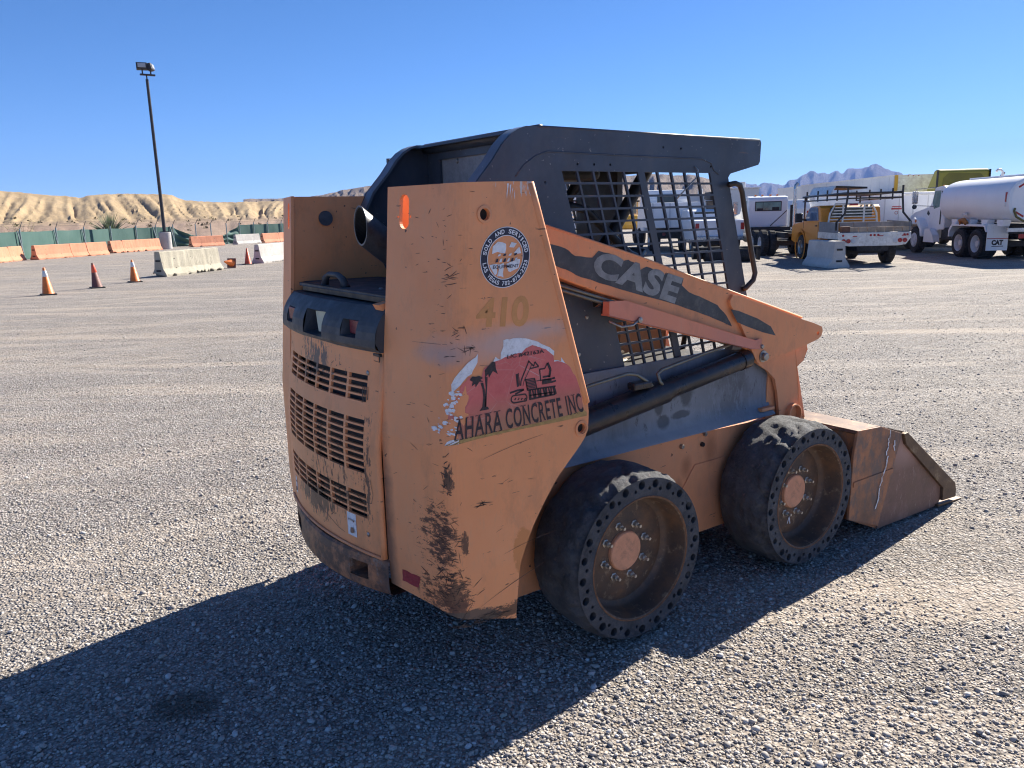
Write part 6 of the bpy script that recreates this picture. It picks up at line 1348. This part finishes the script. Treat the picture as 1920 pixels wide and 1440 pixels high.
MB().bb(.2, 4.8, -2., -.5, .45, .61).obj('chassis', M_CHAS, VB); MB().poly([(5.05, .6), (5.05, 1.9), (5.9, 1.85), (6.3, 1.3), (6.9, 1.2), (6.9, .6)], -2.3, -.2, 'y').obj('cab', M_WT, VB, bevel=.06)

# ---- white cab-chassis truck with chrome stack
WC = thing('cab_chassis_truck', 'white bare chassis truck with chrome exhaust stack behind its cab', 'truck', (*C_, 0), HD)
y0, y1 = .18, -1.27; yc = (y0+y1)/2
MB().poly([(2.0, .93), (1.98, 1.9), (2.05, 2.0), (2.3, 2.04), (2.95, 2.0), (3.15, 1.55), (3.3, 1.42), (4.3, 1.3), (4.4, .7), (2.3, .7)], y1, y0, 'y').obj('cab', M_WT, WC, bevel=.08)
MB().poly([(yc-.48, 1.50), (yc+.48, 1.50), (yc+.48, 1.84), (yc-.48, 1.84)], 1.974, 1.99, 'x').obj('window_gasket', M_CHAS, WC, bevel=.02); RWN = MB().bb(1.966, 1.973, yc-.45, yc+.45, 1.53, 1.81).obj('rear_window', M_GLG, WC); MB().bb(1.962, 1.966, yc-.4, yc-.14, 1.53, 1.64).bb(1.962, 1.966, yc+.2, yc+.42, 1.53, 1.60).obj('seat_top', M_CHAS, RWN); MB().bb(1.960, 1.965, yc+.19, yc+.205, 1.53, 1.81).obj('window_bar', M_CHAS, RWN)
MB().poly([(2.2, 1.45), (2.2, 1.88), (2.75, 1.86), (2.95, 1.5)], y0+.002, y0+.008, 'y').obj('side_window', M_GLG, WC); MB().tube([(1.99, yc-.1, .95), (1.985, yc-.68, 1.5)], .015, 6).obj('cab_strut', M_CHAS, WC)
for y in (.4, .15, -.15, -.4): MB().box((2.3, yc+y, 2.07), (.07, .06, .05)).obj('roof_marker', M_AMB, WC)
MB().cyl((1.85, -1.46, .88), (1.85, -1.46, 1.75), .085, seg=14).cyl((1.85, -1.46, 1.75), (1.85, -1.46, 2.25), .062, seg=14).tube([(1.85, -1.46, 2.22), (1.85, -1.47, 2.38), (1.85, -1.54, 2.47)], .06, 12).obj('exhaust_stack', M_CHR, WC, auto=40); MB().bb(1.80, 1.9, -1.40, -1.32, .9, 1.7).obj('stack_bracket', M_CHAS, WC)
MB().bb(-1.6, 2.3, yc-.42, yc-.30, .62, .80).bb(-1.6, 2.3, yc+.30, yc+.42, .62, .80).obj('chassis_rail', M_CHAS, WC); MB().bb(1.5, 2.4, yc-.7, yc+.7, .78, .92).obj('cab_mount', M_CHAS, WC)
for k in range(4): MB().bb(-1.5+k*.8, -1.42+k*.8, yc-.3, yc+.3, .66, .76).obj('cross_member', M_CHAS, WC)
for x in (-.45, .55):
    for s_ in (1, -1): tyre_pair(WC, x, yc+s_*.93, .42, .24, s_, M_WHL, deep=.1); tyre_pair(WC, x, yc+s_*.66, .42, .24, s_, M_CHAS)
    MB().bb(x-.07, x+.07, yc-.6, yc+.6, .34, .5).obj('axle', M_CHAS, WC)
for s_ in (1, -1): tyre_pair(WC, 3.7, yc+s_*.9, .42, .26, s_, M_WHL); MB().cyl((1.6, yc+s_*.60, .55), (2.5, yc+s_*.60, .55), .20, seg=18).obj('fuel_tank', M_ALU, WC, auto=40)
MB().bb(2.9, 3.0, y0+.18, y0+.32, 1.4, 1.85).obj('side_mirror', M_CHR, WC)

# ---- service body truck behind it
GT = thing('service_truck', 'white service truck with sloping body and round side logo', 'service truck', loc(C_, 6, -2.45), HD)
MB().poly([(0, .55), (0, 1.55), (.35, 1.92), (1.8, 1.92), (1.8, .55)], -1.0, 0, 'y').obj('service_body', M_WT, GT, bevel=.03); MB().poly([(.4, .55), (.4, 1.60), (.6, 1.85), (3.4, 1.85), (4.2, 1.3), (4.6, .6)], -2.1, -1.005, 'y').obj('cab', M_WT, GT, bevel=.05)
for k in range(3): MB().lathe([(0, -.008), (.05, -.006), (.055, .0)], (-.0, -.85, 1.15+.13*k), 'x', 12).obj('marker_light', M_RLGT, GT)
text_mb('G', lambda u, v: (.39, -1.18-.16*u, 1.36+.16*v), .06).obj('logo_letter', M_TXTB, GT); text_mb('MT', lambda u, v: (.39, -1.37-.22*u, 1.39+.10*v), .02).obj('logo_lettering', M_TXTB, GT); MB().bb(.385, .398, -1.7, -1.18, 1.27, 1.29).obj('logo_underline', M_BLUE, GT)
MB().bb(.0, 4, -1.8, -.2, .4, .54).obj('chassis', M_CHAS, GT)
for s_, yy_ in ((1, 0), (-1, -2.1)): tyre_pair(GT, .9, yy_, .4, .35, s_); tyre_pair(GT, 3.9, yy_, .4, .25, s_)
MB().bb(.5, .56, -1.95, -1.78, 1.35, 1.75).obj('side_mirror', M_BLK, GT)
CT = thing('semi_truck', 'white conventional semi cab with mirrors behind the ladder rack', 'semi truck', loc(C_, 9, -5.1), HD)
MB().poly([(0, .6), (0, 2.15), (.2, 2.4), (1.3, 2.42), (1.6, 1.9), (2.9, 1.6), (3.0, .6)], -2.0, 0, 'y').obj('cab', M_WT, CT, bevel=.08)
MB().poly([(.9, 1.6), (.9, 2.1), (1.3, 2.1), (1.45, 1.7)], .001, .008, 'y').obj('side_window', M_GLG, CT); MB().tube([(1.5, .1, 2.25), (1.5, .3, 2.2), (1.5, .3, 1.7), (1.5, .1, 1.65)], .03, 6).obj('mirror_arm', M_WHL, CT); MB().bb(-.01, 0, -1.4, -.6, 1.7, 2.1).obj('rear_window', M_GLASS, CT)
MB().cyl((-.2, -1.6, .6), (-.2, -1.6, 2.55), .07, seg=8).obj('exhaust_stack', M_CHR, CT)
for s_, yy_ in ((1, 0), (-1, -2.0)): tyre_pair(CT, .5, yy_, .42, .35, s_); tyre_pair(CT, 2.5, yy_, .42, .25, s_)
MB().bb(-.5, 3, -1.5, -.5, .45, .6).obj('chassis', M_CHAS, CT)

# ---- white pickup seen through the cage, dump truck, drum brush, loader, racks
WP = thing('pickup_truck', 'white pickup with red tail lights seen from behind through the cage', 'pickup truck', loc(C_, 1.0, 1.42), HD)
MB().poly([(0, .5), (0, 1.22), (1.6, 1.24), (1.75, 1.55), (2.0, 1.62), (2.9, 1.60), (3.35, 1.22), (4.3, 1.12), (4.35, .45)], -.86, .86, 'y').obj('body', M_WT, WP, bevel=.05)
for s_ in (1, -1): MB().bb(-.02, .05, s_*.74, s_*.87, .88, 1.12).obj('tail_light', M_RLGT, WP, bevel=.01); tyre_pair(WP, 1.0, s_*.86, .35, .25, s_, M_STEEL); tyre_pair(WP, 3.5, s_*.86, .35, .25, s_, M_STEEL)
MB().bb(-.14, .0, -.84, .84, .50, .66).obj('bumper', M_CHR, WP, bevel=.03); MB().bb(1.70, 1.76, -.6, .6, 1.28, 1.52).obj('rear_window', M_GLASS, WP); MB().bb(-.15, -.142, -.2, .1, .54, .62).obj('licence_plate', M_WHL, WP); MB().bb(.1, 4.2, -.7, .7, .35, .5).obj('chassis', M_CHAS, WP)
DT = thing('dump_truck', 'white dump bed truck seen through the machine cage grid', 'dump truck', loc(C_, 4.2, 3.45), HD)
MB().poly([(0, .92), (-.03, 1.92), (3.2, 1.92), (3.2, .92)], -2.15, 0, 'y').obj('dump_bed', M_WT, DT, bevel=.03)
for y in (-.02, -.7, -1.4, -2.1): MB().bb(-.07, -.03, y-.05, y, .92, 1.9).obj('tailgate_rib', M_TRL, DT)
MB().poly([(3.4, .7), (3.4, 2.1), (3.6, 2.5), (4.4, 2.48), (4.7, 1.9), (5.6, 1.7), (5.7, .7)], -2.1, -.1, 'y').obj('cab', M_WT, DT, bevel=.08); MB().bb(3.385, 3.40, -1.5, -.7, 1.95, 2.3).obj('rear_window', M_GLASS, DT)
MB().bb(0, 5, -1.6, -.5, .5, .9).obj('chassis', M_CHAS, DT); MB().bb(-.05, 0, -2.0, -.1, .5, .85).obj('underrun_plate', M_CHAS, DT)
for y in (-.5, -1.5): MB().cyl((-.052, y, .68), (-.07, y, .68), .07, seg=12).obj('tail_light', simple('dark_red_light', (.15, .02, .02), .4), DT)
for s_, yy_ in ((1, 0), (-1, -2.15)): tyre_pair(DT, .8, yy_, .42, .45, s_); tyre_pair(DT, 4.6, yy_, .42, .26, s_)
DB = thing('drum_brush', 'black rotary drum brush attachment lying on gravel behind the cage', 'drum brush', (17.8, 13.6, 0), rad(145))
o = MB().lathe([(0, -.75), (.2, -.75), (.235, -.70), (.235, .70), (.2, .75), (0, .75)], (0, 0, .235), 'y', 24).obj('brush_drum', M_TYR, DB, auto=40); o.rotation_euler = (0, 0, rad(90))
MB().bb(-.95, .95, -.1, .12, .40, .47).bb(-.95, -.88, -.12, .12, .05, .46).bb(.88, .95, -.12, .12, .05, .46).obj('brush_frame', M_CHAS, DB); MB().cyl((.7, -.3, .28), (1.05, -.3, .28), .2, seg=16).obj('end_roller', M_TYR, DB, auto=40)
WL = thing('yellow_tractor', 'yellow tractor with open cab far behind the cage', 'tractor', loc(C_, 12, 2.9), HD)
MB().bb(0, 1.6, 0, 1.15, .75, 1.45).obj('engine_hood', M_YEQ, WL, bevel=.2); MB().bb(1.6, 2.6, -.05, 1.2, .7, 1.3).obj('body', M_YEQ, WL, bevel=.05)
cbm = MB()
for x in (1.5, 2.5):
    for y in (.0, .55, 1.15): cbm.bb(x, x+.08, y, y+.06, 1.3, 2.08)
cbm.obj('cab_post', M_YEQ, WL); MB().bb(1.4, 2.7, -.08, 1.25, 2.08, 2.16).obj('cab_roof', M_BLK, WL, bevel=.02); MB().bb(1.56, 1.57, .08, 1.1, 1.5, 2.05).obj('cab_glass', M_GLASS, WL)
for s_, yy_ in ((1, 1.45), (-1, -.25)): tyre_pair(WL, .5, yy_, .5, .35, s_, M_YEQ); tyre_pair(WL, 2.2, yy_, .6, .4, s_, M_YEQ)
RKT = thing('flatbed_trailer', 'white slatted headboard on a dark flatbed behind the cage', 'trailer', loc(C_, 0, 6.45), HD)
for k in range(9): MB().bb(0, .04, -.65, .65, 1.08+k*.14, 1.15+k*.14).obj('headboard_slat', M_WT, RKT)
for y in (-.62, -.2, .2, .58): MB().bb(-.05, -.005, y, y+.06, .85, 2.35).obj('headboard_post', M_WT, RKT)
MB().bb(-.02, .0, -.3, .3, 1.93, 1.99).obj('red_light_bar', M_RLGT, RKT)
MB().bb(-.2, 5, -.8, .8, .72, .85).obj('flat_deck', M_CHAS, RKT)
for s_ in (1, -1): tyre_pair(RKT, .6, s_*.8, .36, .3, s_); tyre_pair(RKT, 3.8, s_*.8, .36, .3, s_)
DL = thing('dark_machine_arm', 'dark machine boom and rusty hose reel beyond the cage grab handle', 'boom', loc(C_, 4.0, .9), HD)
MB().box((0, 0, 2.1), (1.2, .8, .28), Matrix.Rotation(rad(6), 3, 'X')).obj('boom_head', M_CHAS, DL, bevel=.03); MB().bb(.2, .8, -.5, .4, 0, 1.95).obj('machine_column', simple('grey_brown_rock_column', (.23, .19, .155), .9, 0, .4, 5, .5), DL, bevel=.08); MB().cyl((.3, -.1, 2.2), (.3, -.1, 2.55), .12, seg=10).obj('filter_bowl', M_CHAS, DL)
for k, (x, y, lx, ly, h) in enumerate(((30, -5.7, 5, 1.9, 3.0), (34, -3.4, 5, 2.0, 2.7))):
    W_ = thing('site_shed', ('pale grey shed with roof vent between cage and white cab', 'low grey shed farthest behind the cage')[k], 'shed', loc(C_, x, y), HD); MB().bb(0, lx, -ly, 0, 0, h).obj('shed_wall', M_TRL, W_, bevel=.03); MB().bb(-.1, lx+.1, -ly-.1, .1, h, h+.08).obj('shed_roof', M_ALU, W_); MB().cyl((1, -ly/2, h), (1, -ly/2, h+.5), .2, seg=10).obj('roof_vent', M_ALU, W_)
